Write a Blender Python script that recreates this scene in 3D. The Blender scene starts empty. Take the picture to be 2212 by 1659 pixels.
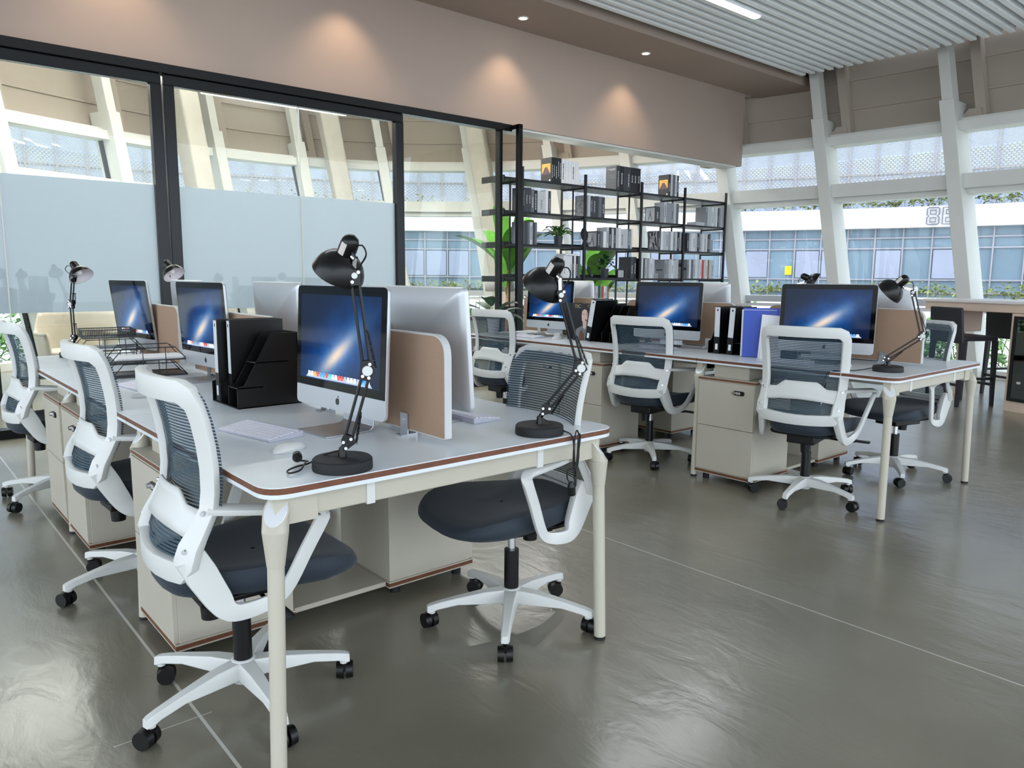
import bpy, math, random
from mathutils import Vector, Matrix
from math import sin, cos, pi, radians as R
random.seed(7)
scene = bpy.context.scene
COL = scene.collection

# ------------------------------------------------------------------ helpers
def lin(h):
    if isinstance(h, str):
        h = h.lstrip('#'); c = [int(h[i:i + 2], 16) / 255 for i in (0, 2, 4)]
    else:
        c = [v / 255 for v in h]
    return tuple(v / 12.92 if v <= .04045 else ((v + .055) / 1.055) ** 2.4 for v in c) + (1,)

class M:
    """collects vertices and faces of one mesh"""
    def __init__(s): s.v = []; s.f = []; s.mi = []; s.sm = []; s.x = Matrix.Identity(4)
    def add(s, vs, fs, m=0, smooth=False):
        o = len(s.v); s.v += [tuple(s.x @ Vector(p)) for p in vs]
        for f in fs: s.f.append([o + i for i in f]); s.mi.append(m); s.sm.append(smooth)
    def box(s, c, d, m=0, rz=0, mat=None):
        x, y, z = d[0] / 2, d[1] / 2, d[2] / 2
        t = Matrix.Translation(c) @ (mat if mat else Matrix.Rotation(rz, 4, 'Z'))
        vs = [t @ Vector((a * x, b * y, e * z)) for a in (-1, 1) for b in (-1, 1) for e in (-1, 1)]
        s.add(vs, [(0, 1, 3, 2), (4, 6, 7, 5), (0, 4, 5, 1), (2, 3, 7, 6), (0, 2, 6, 4), (1, 5, 7, 3)], m)
    def bx(s, x0, x1, y0, y1, z0, z1, m=0):
        s.box(((x0 + x1) / 2, (y0 + y1) / 2, (z0 + z1) / 2), (x1 - x0, y1 - y0, z1 - z0), m)
    def hexa(s, lo, hi, m=0):
        """prism between two equal rings of points"""
        n = len(lo)
        s.add(list(lo) + list(hi), [tuple(range(n - 1, -1, -1)), tuple(range(n, 2 * n))] + [(i, (i + 1) % n, n + (i + 1) % n, n + i) for i in range(n)], m)
    def prism(s, poly, z0, z1, m=0, mat=None):
        t = mat or Matrix.Identity(4)
        s.hexa([t @ Vector((p[0], p[1], z0)) for p in poly], [t @ Vector((p[0], p[1], z1)) for p in poly], m)
    def cyl(s, p0, p1, r0, r1=None, n=14, m=0, caps=True, smooth=True):
        r1 = r0 if r1 is None else r1
        p0, p1 = Vector(p0), Vector(p1); d = (p1 - p0).normalized()
        u = d.orthogonal().normalized(); w = d.cross(u)
        a = [p0 + (u * cos(2 * pi * i / n) + w * sin(2 * pi * i / n)) * r0 for i in range(n)]
        b = [p1 + (u * cos(2 * pi * i / n) + w * sin(2 * pi * i / n)) * r1 for i in range(n)]
        s.add(a + b, [(i, (i + 1) % n, n + (i + 1) % n, n + i) for i in range(n)], m, smooth)
        if caps: s.add(a, [tuple(range(n - 1, -1, -1))], m); s.add(b, [tuple(range(n))], m)
    def tube(s, path, r, n=8, m=0, closed=False):
        sec = [(r * cos(2 * pi * i / n), r * sin(2 * pi * i / n)) for i in range(n)]
        s.sweep(path, sec, None, m, closed, True)
    def sweep(s, path, sec, hint=(0, 0, 1), m=0, closed=False, smooth=False, scales=None):
        P = [Vector(p) for p in path]; k = len(P); n = len(sec); rings = []; prev = None
        for i in range(k):
            if closed: t = (P[(i + 1) % k] - P[i - 1])
            else: t = P[min(i + 1, k - 1)] - P[max(i - 1, 0)]
            t = t.normalized() if t.length > 1e-9 else Vector((0, 0, 1))
            if hint is not None:
                h = hint[i] if isinstance(hint, list) else hint
                b = Vector(h); b = b - t * b.dot(t)
                b = b.normalized() if b.length > 1e-6 else t.orthogonal().normalized()
            else:
                b = t.orthogonal().normalized() if prev is None else (prev - t * prev.dot(t)).normalized()
                prev = b
            a = t.cross(b); sc = scales[i] if scales else 1
            rings.append([P[i] + a * (q[0] * sc) + b * (q[1] * sc) for q in sec])
        vs = [v for r_ in rings for v in r_]; fs = []
        for i in range(k if closed else k - 1):
            j = (i + 1) % k
            for q in range(n): fs.append((i * n + q, i * n + (q + 1) % n, j * n + (q + 1) % n, j * n + q))
        s.add(vs, fs, m, smooth)
        if not closed:
            s.add(rings[0], [tuple(range(n - 1, -1, -1))], m); s.add(rings[-1], [tuple(range(n))], m)
    def lathe(s, prof, n=24, m=0, mat=None, smooth=True):
        t = mat or Matrix.Identity(4); vs = []; k = len(prof)
        for i in range(n):
            a = 2 * pi * i / n
            for r, z in prof: vs.append(t @ Vector((r * cos(a), r * sin(a), z)))
        fs = []
        for i in range(n):
            j = (i + 1) % n
            for q in range(k - 1): fs.append((i * k + q, j * k + q, j * k + q + 1, i * k + q + 1))
        s.add(vs, fs, m, smooth)
    def grid(s, rows, m=0, smooth=True, closed=False):
        k = len(rows[0]); vs = [p for r in rows for p in r]; fs = []
        for i in range(len(rows) - 1):
            for q in range(k if closed else k - 1):
                fs.append((i * k + q, i * k + (q + 1) % k, (i + 1) * k + (q + 1) % k, (i + 1) * k + q))
        s.add(vs, fs, m, smooth)
    def ball(s, c, r, n=12, m=0, sz=(1, 1, 1)):
        prof = [(max(sin(pi * i / n), 1e-4) * r, -cos(pi * i / n) * r) for i in range(n + 1)]
        s.lathe(prof, 2 * n, m, Matrix.Translation(c) @ Matrix.Diagonal((*sz, 1)))

def obj(name, mb, mats, parent=None, bevel=0, solid=0, seg=2, loc=None, rot=None):
    me = bpy.data.meshes.new(name); me.from_pydata(mb.v, [], mb.f)
    for m in (mats if isinstance(mats, (list, tuple)) else [mats]): me.materials.append(m)
    me.polygons.foreach_set('material_index', mb.mi); me.polygons.foreach_set('use_smooth', mb.sm); me.update()
    if any(mb.sm): me.set_sharp_from_angle(angle=R(38))
    o = bpy.data.objects.new(name, me); COL.objects.link(o)
    if parent: o.parent = parent
    if loc: o.location = loc
    if rot: o.rotation_euler = rot
    if solid:
        q = o.modifiers.new('s', 'SOLIDIFY'); q.thickness = solid; q.offset = 0
    if bevel:
        q = o.modifiers.new('b', 'BEVEL'); q.width = bevel; q.segments = seg; q.limit_method = 'ANGLE'; q.angle_limit = R(40)
    return o
def tag(o, label=None, cat=None, group=None, kind=None):
    if label: o['label'] = label
    if cat: o['category'] = cat
    if group: o['group'] = group
    if kind: o['kind'] = kind
    return o
def thing(name, label, cat, loc=(0, 0, 0), rz=0, group=None):
    o = bpy.data.objects.new(name, None); COL.objects.link(o); o.empty_display_size = .1
    o.location = loc; o.rotation_euler = (0, 0, rz)
    return tag(o, label, cat, group)
def dup(root, loc, rz, label=None, group=None, parent=None):
    c = root.copy(); COL.objects.link(c)
    if parent is None:
        c.location = loc; c.rotation_euler = (0, 0, rz)
        if label: c['label'] = label
        if group: c['group'] = group
    else: c.parent = parent
    for ch in list(root.children): dup(ch, None, None, parent=c)
    return c
def struct(name, mb, mats, label=None, **k):
    o = obj(name, mb, mats, **k); o['kind'] = 'structure'
    if label: o['label'] = label
    return o
def smooth_path(P, n=6, closed=False):
    P = [Vector(p) for p in P]; k = len(P); out = []
    for i in range(k if closed else k - 1):
        a = P[i - 1] if (closed or i > 0) else P[0]; b = P[i]; c = P[(i + 1) % k]; d = P[(i + 2) % k] if (closed or i + 2 < k) else P[-1]
        for q in range(n):
            t = q / n
            out.append(.5 * ((2 * b) + (c - a) * t + (2 * a - 5 * b + 4 * c - d) * t * t + (3 * b - a - 3 * c + d) * t ** 3))
    if not closed: out.append(P[-1])
    return out
def round_poly(pts, r, n=5):
    """round the corners of a 2D polygon"""
    out = []; k = len(pts)
    for i in range(k):
        p = Vector(pts[i]); a = Vector(pts[i - 1]) - p; b = Vector(pts[(i + 1) % k]) - p
        rr = r[i] if isinstance(r, (list, tuple)) else r
        if rr <= 0: out.append(tuple(p)); continue
        rr = min(rr, a.length * .49, b.length * .49)
        p0 = p + a.normalized() * rr; p1 = p + b.normalized() * rr
        for q in range(n + 1):
            t = q / n; out.append(tuple((1 - t) ** 2 * p0 + 2 * t * (1 - t) * p + t * t * p1))
    return out
def rect(w, h): return [(-w / 2, -h / 2), (w / 2, -h / 2), (w / 2, h / 2), (-w / 2, h / 2)]
def rrect(w, h, r, n=4): return round_poly(rect(w, h), r, n)
def text(name, body, size, mat, parent=None, loc=(0, 0, 0), rot=(0, 0, 0), extrude=.0008, align='CENTER'):
    cu = bpy.data.curves.new(name, 'FONT'); cu.body = body; cu.size = size; cu.extrude = extrude
    cu.align_x = align; cu.align_y = 'CENTER'; cu.resolution_u = 3; cu.materials.append(mat)
    q = bpy.data.objects.new('tmp', cu); me = bpy.data.meshes.new_from_object(q); bpy.data.objects.remove(q)
    o = bpy.data.objects.new(name, me); COL.objects.link(o); o.location = loc; o.rotation_euler = rot
    if parent: o.parent = parent
    return o

# ------------------------------------------------------------------ materials
def mat(name, col, rough=.5, metal=0., spec=.5, var=0, vscale=8, bump=0, bscale=40, coat=0, emit=None, estr=0, sheen=0, coords='Object'):
    m = bpy.data.materials.new(name); m.use_nodes = True; nt = m.node_tree; N = nt.nodes; L = nt.links
    b = N['Principled BSDF']; c = lin(col)
    b.inputs['Base Color'].default_value = c; b.inputs['Roughness'].default_value = rough; b.inputs['Metallic'].default_value = metal
    b.inputs['Specular IOR Level'].default_value = spec; b.inputs['Coat Weight'].default_value = coat; b.inputs['Coat Roughness'].default_value = .05
    if sheen: b.inputs['Sheen Weight'].default_value = sheen
    tc = N.new('ShaderNodeTexCoord')
    if var:
        nz = N.new('ShaderNodeTexNoise'); nz.inputs['Scale'].default_value = vscale; nz.inputs['Detail'].default_value = 4
        L.new(tc.outputs[coords], nz.inputs['Vector'])
        rp = N.new('ShaderNodeValToRGB'); rp.color_ramp.elements[0].position = .3; rp.color_ramp.elements[1].position = .7
        rp.color_ramp.elements[0].color = tuple(v * (1 - var) for v in c[:3]) + (1,); rp.color_ramp.elements[1].color = tuple(min(1, v * (1 + var)) for v in c[:3]) + (1,)
        L.new(nz.outputs['Fac'], rp.inputs['Fac']); L.new(rp.outputs['Color'], b.inputs['Base Color'])
    if bump:
        n2 = N.new('ShaderNodeTexNoise'); n2.inputs['Scale'].default_value = bscale; n2.inputs['Detail'].default_value = 3
        L.new(tc.outputs[coords], n2.inputs['Vector'])
        bp = N.new('ShaderNodeBump'); bp.inputs['Strength'].default_value = bump; bp.inputs['Distance'].default_value = .01
        L.new(n2.outputs['Fac'], bp.inputs['Height']); L.new(bp.outputs['Normal'], b.inputs['Normal'])
    if emit:
        b.inputs['Emission Color'].default_value = lin(emit); b.inputs['Emission Strength'].default_value = estr
    return m
def nodes(m):
    nt = m.node_tree; return nt.nodes, nt.links, nt.nodes['Principled BSDF'], nt.nodes['Material Output']
def mth(N, L, op, a, b=None, c=None):
    n = N.new('ShaderNodeMath'); n.operation = op
    for i, v in enumerate((a, b, c)):
        if v is None: continue
        if isinstance(v, (int, float)): n.inputs[i].default_value = v
        else: L.new(v, n.inputs[i])
    return n.outputs[0]
def see_thru(m, fac):
    """mix the principled surface with transparency by a socket or value (1 = solid)"""
    N, L, b, out = nodes(m); t = N.new('ShaderNodeBsdfTransparent'); x = N.new('ShaderNodeMixShader')
    if isinstance(fac, (int, float)): x.inputs[0].default_value = fac
    else: L.new(fac, x.inputs[0])
    L.new(t.outputs[0], x.inputs[1]); L.new(b.outputs[0], x.inputs[2]); L.new(x.outputs[0], out.inputs['Surface'])
def glass(name, tint=(1, 1, 1), refl=.08, rough=0.0):
    m = bpy.data.materials.new(name); m.use_nodes = True; nt = m.node_tree; N = nt.nodes; L = nt.links
    N.remove(N['Principled BSDF']); out = N['Material Output']
    t = N.new('ShaderNodeBsdfTransparent'); t.inputs[0].default_value = (*tint, 1)
    g = N.new('ShaderNodeBsdfGlossy'); g.inputs['Roughness'].default_value = rough
    lw = N.new('ShaderNodeLayerWeight'); lw.inputs[0].default_value = .35
    k = mth(N, L, 'MULTIPLY_ADD', lw.outputs['Facing'], refl, refl * .5)
    x = N.new('ShaderNodeMixShader'); L.new(k, x.inputs[0]); L.new(t.outputs[0], x.inputs[1]); L.new(g.outputs[0], x.inputs[2]); L.new(x.outputs[0], out.inputs['Surface'])
    return m

WHITE_TOP = mat('white_laminate', (216, 221, 226), .3, var=.02, vscale=3)
EDGE = mat('walnut_edge', (104, 60, 36), .5, var=.2, vscale=30)
CREAM = mat('cream_powder_coat', (186, 180, 164), .45, var=.02)
CREAM_BOARD = mat('cream_board', (180, 173, 158), .5, var=.03, vscale=4)
ALU = mat('brushed_aluminium', (190, 192, 196), .28, metal=.9, bump=.02, bscale=200)
POLISH = mat('polished_aluminium', (236, 238, 242), .35, metal=.45)
CHROME = mat('chrome', (215, 215, 218), .12, metal=1)
BLACK = mat('black_plastic', (11, 11, 12), .38, spec=.35, var=.1)
BLACK_SATIN = mat('black_satin_paint', (9, 9, 10), .28, spec=.35, var=.1, vscale=20)
BLACK_RUBBER = mat('black_rubber', (19, 19, 21), .65, var=.1)
WHITE_PL = mat('white_nylon', (210, 210, 207), .38, var=.015)
SEATF = mat('navy_seat_fabric', (26, 38, 50), .7, var=.12, vscale=180, bump=.12, bscale=600, sheen=.12)
BROWN_FAB = mat('tan_woven_fabric', (158, 130, 108), .9, var=.1, vscale=260, bump=.2, bscale=700)
WHITE_EDGE = mat('white_edging', (192, 192, 192), .5, var=.02)
PAPER = mat('white_paper', (228, 228, 230), .8, var=.02)
WALLB = mat('beige_wall_paint', (164, 146, 135), .85, var=.015, vscale=2, bump=.05, bscale=250)
FRAMEB = mat('black_frame_metal', (10, 11, 14), .25, spec=.3, var=.1)
WHITE_FR = mat('white_facade_paint', (208, 208, 203), .55, var=.02, vscale=3)
SPAN = mat('warm_spandrel_panel', (170, 158, 146), .8, var=.02, vscale=1.5)
CONC = mat('rough_cast_concrete', (176, 170, 160), .9, var=.05, vscale=6, bump=.6, bscale=60)
SLAT = mat('white_ceiling_slat', (246, 249, 250), .5, var=.015)
PLENUM = mat('dark_plenum', (52, 52, 54), .9, var=.1)
LEDM = mat('led_diffuser', (255, 255, 255), .5, emit=(240, 246, 255), estr=3.2, var=0)
DOWN = mat('downlight_lens', (255, 255, 255), .5, emit=(255, 244, 226), estr=9)
LEATHER = mat('black_leather', (28, 28, 36), .45, var=.15, vscale=60, bump=.1, bscale=300)
WOOD = mat('pale_ash_board', (205, 182, 164), .5, var=.06, vscale=5)
STONE = mat('pale_worktop', (214, 208, 206), .35, var=.03)
TAN_LEATHER = mat('beige_leather', (190, 180, 164), .5, var=.04)
SHADE_GREY = mat('grey_lamp_cloth', (178, 172, 172), .9, var=.04, bump=.1, bscale=300)
DARKG = mat('charcoal_shelf_paint', (24, 25, 31), .45, spec=.35, var=.1)
GREYM = mat('grey_cabinet_paint', (104, 104, 110), .5, var=.05)
SOIL = mat('dark_soil', (50, 40, 32), .95, var=.3, vscale=60)
POTB = mat('dark_glazed_pot', (46, 50, 58), .3, var=.1)
POTG = mat('light_ribbed_pot', (196, 198, 200), .5, var=.03)
LEAF = mat('leaf_green', (64, 118, 44), .45, var=.3, vscale=14)
LEAF_L = mat('bright_leaf_green', (82, 140, 46), .4, var=.3, vscale=8)
LEAF_D = mat('dark_leaf_green', (38, 78, 46), .35, var=.3, vscale=12)
for q in (LEAF, LEAF_L, LEAF_D): q.node_tree.nodes['Principled BSDF'].inputs['Transmission Weight'].default_value = 0.0
GRASSY = mat('dry_shrub_green', (132, 142, 74), .7, var=.4, vscale=3)
TRUNK = mat('banana_stem', (150, 112, 78), .7, var=.2, vscale=20)
BLUEF = mat('blue_plastic_folder', (6, 64, 178), .35, var=.05)
STICKER = mat('silver_label', (196, 190, 184), .5, var=.05, vscale=60)
BULB = mat('lamp_inner_white', (222, 214, 218), .5, var=.02)
GAP = mat('shadow_gap_black', (14, 14, 15), .8, var=.1)
YELLOW = mat('yellow_note', (240, 222, 40), .8, var=.03)

# woven mesh: horizontal threads with gaps
MESH = mat('blue_grey_chair_mesh', (50, 73, 88), .75)
_N, _L, _b, _o = nodes(MESH); _tc = _N.new('ShaderNodeTexCoord'); _sx = _N.new('ShaderNodeSeparateXYZ'); _L.new(_tc.outputs['Object'], _sx.inputs[0])
_fr = mth(_N, _L, 'FRACT', mth(_N, _L, 'MULTIPLY', _sx.outputs['Z'], 1 / .0088))
see_thru(MESH, mth(_N, _L, 'MULTIPLY_ADD', mth(_N, _L, 'LESS_THAN', _fr, .6), .8, .17))

# floor: sealed olive concrete with saw-cut lines
FLOOR = mat('sealed_olive_concrete', (112, 110, 97), .3)
_N, _L, _b, _o = nodes(FLOOR); _tc = _N.new('ShaderNodeTexCoord'); _sx = _N.new('ShaderNodeSeparateXYZ'); _L.new(_tc.outputs['Object'], _sx.inputs[0])
_n1 = _N.new('ShaderNodeTexNoise'); _n1.inputs['Scale'].default_value = 1.1; _n1.inputs['Detail'].default_value = 3; _n1.inputs['Roughness'].default_value = .5; _L.new(_tc.outputs['Object'], _n1.inputs['Vector'])
_rp = _N.new('ShaderNodeValToRGB'); _rp.color_ramp.elements[0].position = .1; _rp.color_ramp.elements[1].position = .9
_rp.color_ramp.elements[0].color = lin((88, 84, 68)); _rp.color_ramp.elements[1].color = lin((138, 132, 118)); _L.new(_n1.outputs['Fac'], _rp.inputs['Fac'])
def _line(x0, w): return mth(_N, _L, 'LESS_THAN', mth(_N, _L, 'ABSOLUTE', mth(_N, _L, 'SUBTRACT', _sx.outputs['X'], x0)), w)
_scr = mth(_N, _L, 'MULTIPLY', mth(_N, _L, 'LESS_THAN', mth(_N, _L, 'ABSOLUTE', mth(_N, _L, 'SUBTRACT', _sx.outputs['Y'], 2.086)), .0018), mth(_N, _L, 'LESS_THAN', mth(_N, _L, 'ABSOLUTE', mth(_N, _L, 'SUBTRACT', _sx.outputs['X'], .535)), .128))
_lt = mth(_N, _L, 'MAXIMUM', mth(_N, _L, 'MAXIMUM', _line(.63, .0045), _line(2.625, .003)), _scr); _dk = mth(_N, _L, 'MAXIMUM', _line(4.62, .004), _line(6.62, .004))
_mx = _N.new('ShaderNodeMix'); _mx.data_type = 'RGBA'; _L.new(mth(_N, _L, 'MULTIPLY', _lt, .75), _mx.inputs['Factor']); _L.new(_rp.outputs[0], _mx.inputs['A']); _mx.inputs['B'].default_value = lin((206, 204, 196))
_my = _N.new('ShaderNodeMix'); _my.data_type = 'RGBA'; _L.new(mth(_N, _L, 'MULTIPLY', _dk, .7), _my.inputs['Factor']); _L.new(_mx.outputs['Result'], _my.inputs['A']); _my.inputs['B'].default_value = lin((60, 58, 54))
_L.new(_my.outputs['Result'], _b.inputs['Base Color'])
_n2 = _N.new('ShaderNodeTexNoise'); _n2.inputs['Scale'].default_value = 3.2; _n2.inputs['Detail'].default_value = 5; _L.new(_tc.outputs['Object'], _n2.inputs['Vector'])
_mr = _N.new('ShaderNodeMapRange'); _mr.inputs[3].default_value = .3; _mr.inputs[4].default_value = .44; _L.new(_n2.outputs['Fac'], _mr.inputs[0]); _L.new(_mr.outputs[0], _b.inputs['Roughness'])
_bp = _N.new('ShaderNodeBump'); _bp.inputs['Strength'].default_value = .3; _bp.inputs['Distance'].default_value = .012
_mp = _N.new('ShaderNodeMapping'); _mp.inputs['Scale'].default_value = (5, 2.2, 1); _mp.inputs['Rotation'].default_value = (0, 0, .5); _L.new(_tc.outputs['Object'], _mp.inputs['Vector'])
_n3 = _N.new('ShaderNodeTexNoise'); _n3.inputs['Scale'].default_value = 1.6; _n3.inputs['Detail'].default_value = 5; _n3.inputs['Roughness'].default_value = .55; _n3.inputs['Distortion'].default_value = .6; _L.new(_mp.outputs['Vector'], _n3.inputs['Vector'])
_L.new(_n3.outputs['Fac'], _bp.inputs['Height']); _L.new(_bp.outputs['Normal'], _b.inputs['Normal']); _b.inputs['Specular IOR Level'].default_value = .6; _b.inputs['Coat Weight'].default_value = .7; _b.inputs['Coat Roughness'].default_value = .2; _L.new(_bp.outputs['Normal'], _b.inputs['Coat Normal'])

# galaxy wallpaper shown on the displays (object space of the screen: y across, z up)
SCREEN = mat('lit_display', (3, 4, 7), .08, spec=.14)
_N, _L, _b, _o = nodes(SCREEN); _tc = _N.new('ShaderNodeTexCoord'); _sx = _N.new('ShaderNodeSeparateXYZ'); _L.new(_tc.outputs['Object'], _sx.inputs[0])
_y = mth(_N, _L, 'SUBTRACT', _sx.outputs['Y'], -.01); _z = mth(_N, _L, 'SUBTRACT', _sx.outputs['Z'], .238); _an = R(33)
_u = mth(_N, _L, 'ADD', mth(_N, _L, 'MULTIPLY', _y, cos(_an)), mth(_N, _L, 'MULTIPLY', _z, sin(_an))); _w = mth(_N, _L, 'SUBTRACT', mth(_N, _L, 'MULTIPLY', _z, cos(_an)), mth(_N, _L, 'MULTIPLY', _y, sin(_an)))
def _gauss(su, sw):
    q = mth(_N, _L, 'ADD', mth(_N, _L, 'POWER', mth(_N, _L, 'DIVIDE', _u, su), 2), mth(_N, _L, 'POWER', mth(_N, _L, 'DIVIDE', _w, sw), 2))
    return mth(_N, _L, 'POWER', 2.718, mth(_N, _L, 'MULTIPLY', q, -1))
_nz = _N.new('ShaderNodeTexNoise'); _nz.inputs['Scale'].default_value = 14; _nz.inputs['Detail'].default_value = 6; _L.new(_tc.outputs['Object'], _nz.inputs['Vector'])
def _colmix(f, a, b):
    n = _N.new('ShaderNodeMix'); n.data_type = 'RGBA'; n.clamp_factor = True; _L.new(f, n.inputs['Factor'])
    for k, v in (('A', a), ('B', b)):
        if isinstance(v, tuple): n.inputs[k].default_value = v
        else: _L.new(v, n.inputs[k])
    return n.outputs['Result']
_c = _colmix(mth(_N, _L, 'MULTIPLY', _gauss(.22, .10), mth(_N, _L, 'MULTIPLY_ADD', _nz.outputs['Fac'], 1.3, .1)), lin((16, 28, 56)), lin((20, 92, 176)))
_c = _colmix(mth(_N, _L, 'MULTIPLY', _gauss(.14, .032), mth(_N, _L, 'MULTIPLY_ADD', _nz.outputs['Fac'], 1., .35)), _c, lin((118, 168, 216)))
_c = _colmix(_gauss(.075, .017), _c, lin((246, 222, 196)))
_L.new(_c, _b.inputs['Emission Color']); _b.inputs['Emission Strength'].default_value = .85

# perforated sunscreen: hexagonal lattice of holes
PERF = mat('perforated_sunscreen', (236, 228, 216), .7)
_N, _L, _b, _o = nodes(PERF); _tc = _N.new('ShaderNodeTexCoord'); _uv = _N.new('ShaderNodeSeparateXYZ'); _L.new(_tc.outputs['UV'], _uv.inputs[0])
def _dots(ox, oy):
    a = mth(_N, _L, 'SUBTRACT', mth(_N, _L, 'FRACT', mth(_N, _L, 'ADD', _uv.outputs['X'], ox)), .5); b = mth(_N, _L, 'SUBTRACT', mth(_N, _L, 'FRACT', mth(_N, _L, 'ADD', _uv.outputs['Y'], oy)), .5)
    return mth(_N, _L, 'SQRT', mth(_N, _L, 'ADD', mth(_N, _L, 'POWER', a, 2), mth(_N, _L, 'MULTIPLY', mth(_N, _L, 'POWER', b, 2), 2.6)))
see_thru(PERF, mth(_N, _L, 'GREATER_THAN', mth(_N, _L, 'MINIMUM', _dots(0, 0), _dots(.5, .5)), .37))

CLEAR = glass('clear_window_glass', (.96, .985, .98), .05)
PGLASS = glass('clear_partition_glass', (.93, .96, .94), .05)
DGLASS = glass('smoked_door_glass', (.22, .23, .25), .12)
FILM = mat('frosted_film', (196, 203, 212), .6)
_N, _L, _b, _o = nodes(FILM); _t = _N.new('ShaderNodeBsdfTranslucent'); _t.inputs[0].default_value = lin((208, 214, 224)); _x = _N.new('ShaderNodeMixShader'); _x.inputs[0].default_value = .55
_L.new(_b.outputs[0], _x.inputs[1]); _L.new(_t.outputs[0], _x.inputs[2]); _L.new(_x.outputs[0], _o.inputs['Surface'])

# ------------------------------------------------------------------ facade curve
FP = [Vector(p) for p in [(10.55, -3), (10.64, 0), (10.68, 2), (10.70, 3.5), (10.68, 5), (10.5, 6.5), (10.1, 8), (9.45, 9.6), (8.55, 11.0), (7.4, 12.0), (6.1, 12.52), (4.7, 12.55), (3.3, 12.2), (1.8, 11.6), (0.3, 10.8), (-1.2, 9.8), (-2.6, 8.7)]]
FC = [Vector(p[:2]) for p in smooth_path([(p[0], p[1], 0) for p in FP], 8)]
FS = [0]
for i in range(1, len(FC)): FS.append(FS[-1] + (FC[i] - FC[i - 1]).length)
def fpt(s, off=0.):
    """point on the facade line at arc length s; off > 0 is outward"""
    s = max(0, min(s, FS[-1] - 1e-4))
    for i in range(len(FS) - 1):
        if FS[i] <= s <= FS[i + 1]: break
    t = (FC[i + 1] - FC[i]).normalized(); q = FC[i] + t * (s - FS[i]); n = Vector((t.y, -t.x))
    return q + n * off
def band(mb, s0, s1, o0, o1, z0, z1, m=0, step=.5, lean=0., smooth=False):
    """box bent along the facade between arc lengths s0 and s1"""
    k = max(1, int(math.ceil((s1 - s0) / step))); rings = []
    for i in range(k + 1):
        ring = []
        for o_, z in ((o0, z0), (o1, z0), (o1, z1), (o0, z1)):
            q = fpt(s0 + (s1 - s0) * i / k + lean * z, o_); ring.append((q.x, q.y, z))
        rings.append(ring)
    vs = [v for r in rings for v in r]; fs = []
    for i in range(k):
        for q in range(4): fs.append((i * 4 + q, i * 4 + (q + 1) % 4, i * 4 + 4 + (q + 1) % 4, i * 4 + 4 + q))
    fs += [(3, 2, 1, 0), tuple(k * 4 + q for q in range(4))]
    mb.add(vs, fs, m, smooth)
LEAN = .165
S_POST = [-1.45 + 1.7 * 0, .3, 1.95, 3.55, 5.25, 6.94, 8.62, 10.13, 11.72, 13.08, 14.55, 16.1, 17.52, 18.95, 20.62, 22.25, 23.9]
S_POST = S_POST[1:]
ZT0, ZT1, ZU1, ZR1 = 2.38, 2.56, 3.10, 3.22
def post_s(s, z): return s + LEAN * (z - 3.0)

# floor
mb = M(); pts = [fpt(FS[-1] * i / 60, .34) for i in range(61)] + [Vector((-5, 8.5)), Vector((-5, -4))]
mb.add([(p.x, p.y, 0) for p in pts], [tuple(range(len(pts)))]); struct('floor', mb, FLOOR)

# facade parts
mb = M()
band(mb, .0, FS[-1], .05, .36, 0, .1); struct('baseboard_window', mb, WHITE_FR)
mb = M(); band(mb, 0, FS[-1], -.02, .3, ZT0, ZT1); band(mb, 0, FS[-1], .06, .3, ZT0 - .07, ZT0 - .0005); struct('trim_1', mb, WHITE_FR, 'white transom beam running along the curved window wall')
mb = M(); band(mb, 0, FS[-1], .0, .3, ZU1, ZR1); band(mb, 0, FS[-1], .12, .34, ZR1, ZR1 + .05, 0); struct('trim_2', mb, WHITE_FR, 'white head rail above the upper windows')
mb = M(); band(mb, 0, FS[-1], .1, .32, .88, .97); struct('trim_3', mb, mat('grey_window_rail', (176, 178, 180), .5, var=.02), 'grey horizontal window rail at desk height')
mb = M(); band(mb, 0, FS[-1], -.12, .3, .82, .85); struct('trim_4', mb, STONE, 'white window ledge below the grey rail')
mb = M(); band(mb, 0, FS[-1], .38, .46, ZR1 + .02, 4.6)
struct('wall_facade', mb, SPAN, 'warm beige spandrel panels above the windows')
mb = M()
for z in (3.62, 4.02): band(mb, 0, FS[-1], .35, .385, z, z + .028)
struct('trim_5', mb, SPAN, 'thin horizontal joints across the spandrel panels')
n = 0
for i, s in enumerate(S_POST):
    mb = M(); lo = 3.48
    def frame(s_, z, o0, o1, w):
        a = fpt(post_s(s_, z) , o0); t = (fpt(post_s(s_, z) + .05) - fpt(post_s(s_, z) - .05)).normalized(); nn = Vector((t.y, -t.x)); h = t * w / 2; d = nn * (o1 - o0)
        return [(q.x, q.y, z) for q in (a - h, a + h, a + h + d, a - h + d)]
    mb.hexa(frame(s, 0, -.1, .34, .17), frame(s, lo, -.1, .34, .17))
    mb.hexa(frame(s, lo, -.06, .16, .13), frame(s, 4.45, -.06, .16, .13))
    o = struct('window_post_%d' % (i + 1), mb, WHITE_FR, bevel=.006); o.name = 'trim_%d' % (i + 6)
    o['label'] = 'white leaning window post of the curved window wall'
    # second post set back in the spandrel recess
    if s < 24:
        mb = M(); mb.hexa(frame(s - .28, ZR1 + .03, .22, .4, .12), frame(s - .28, 4.6, .22, .4, .12)); mb.hexa(frame(s - .15, ZR1 + .03, .2, .36, .3), frame(s - .22, ZR1 + .16, .2, .36, .14))
        o = struct('recess_post', mb, SPAN); o.name = 'trim_%d' % (i + 40)
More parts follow.
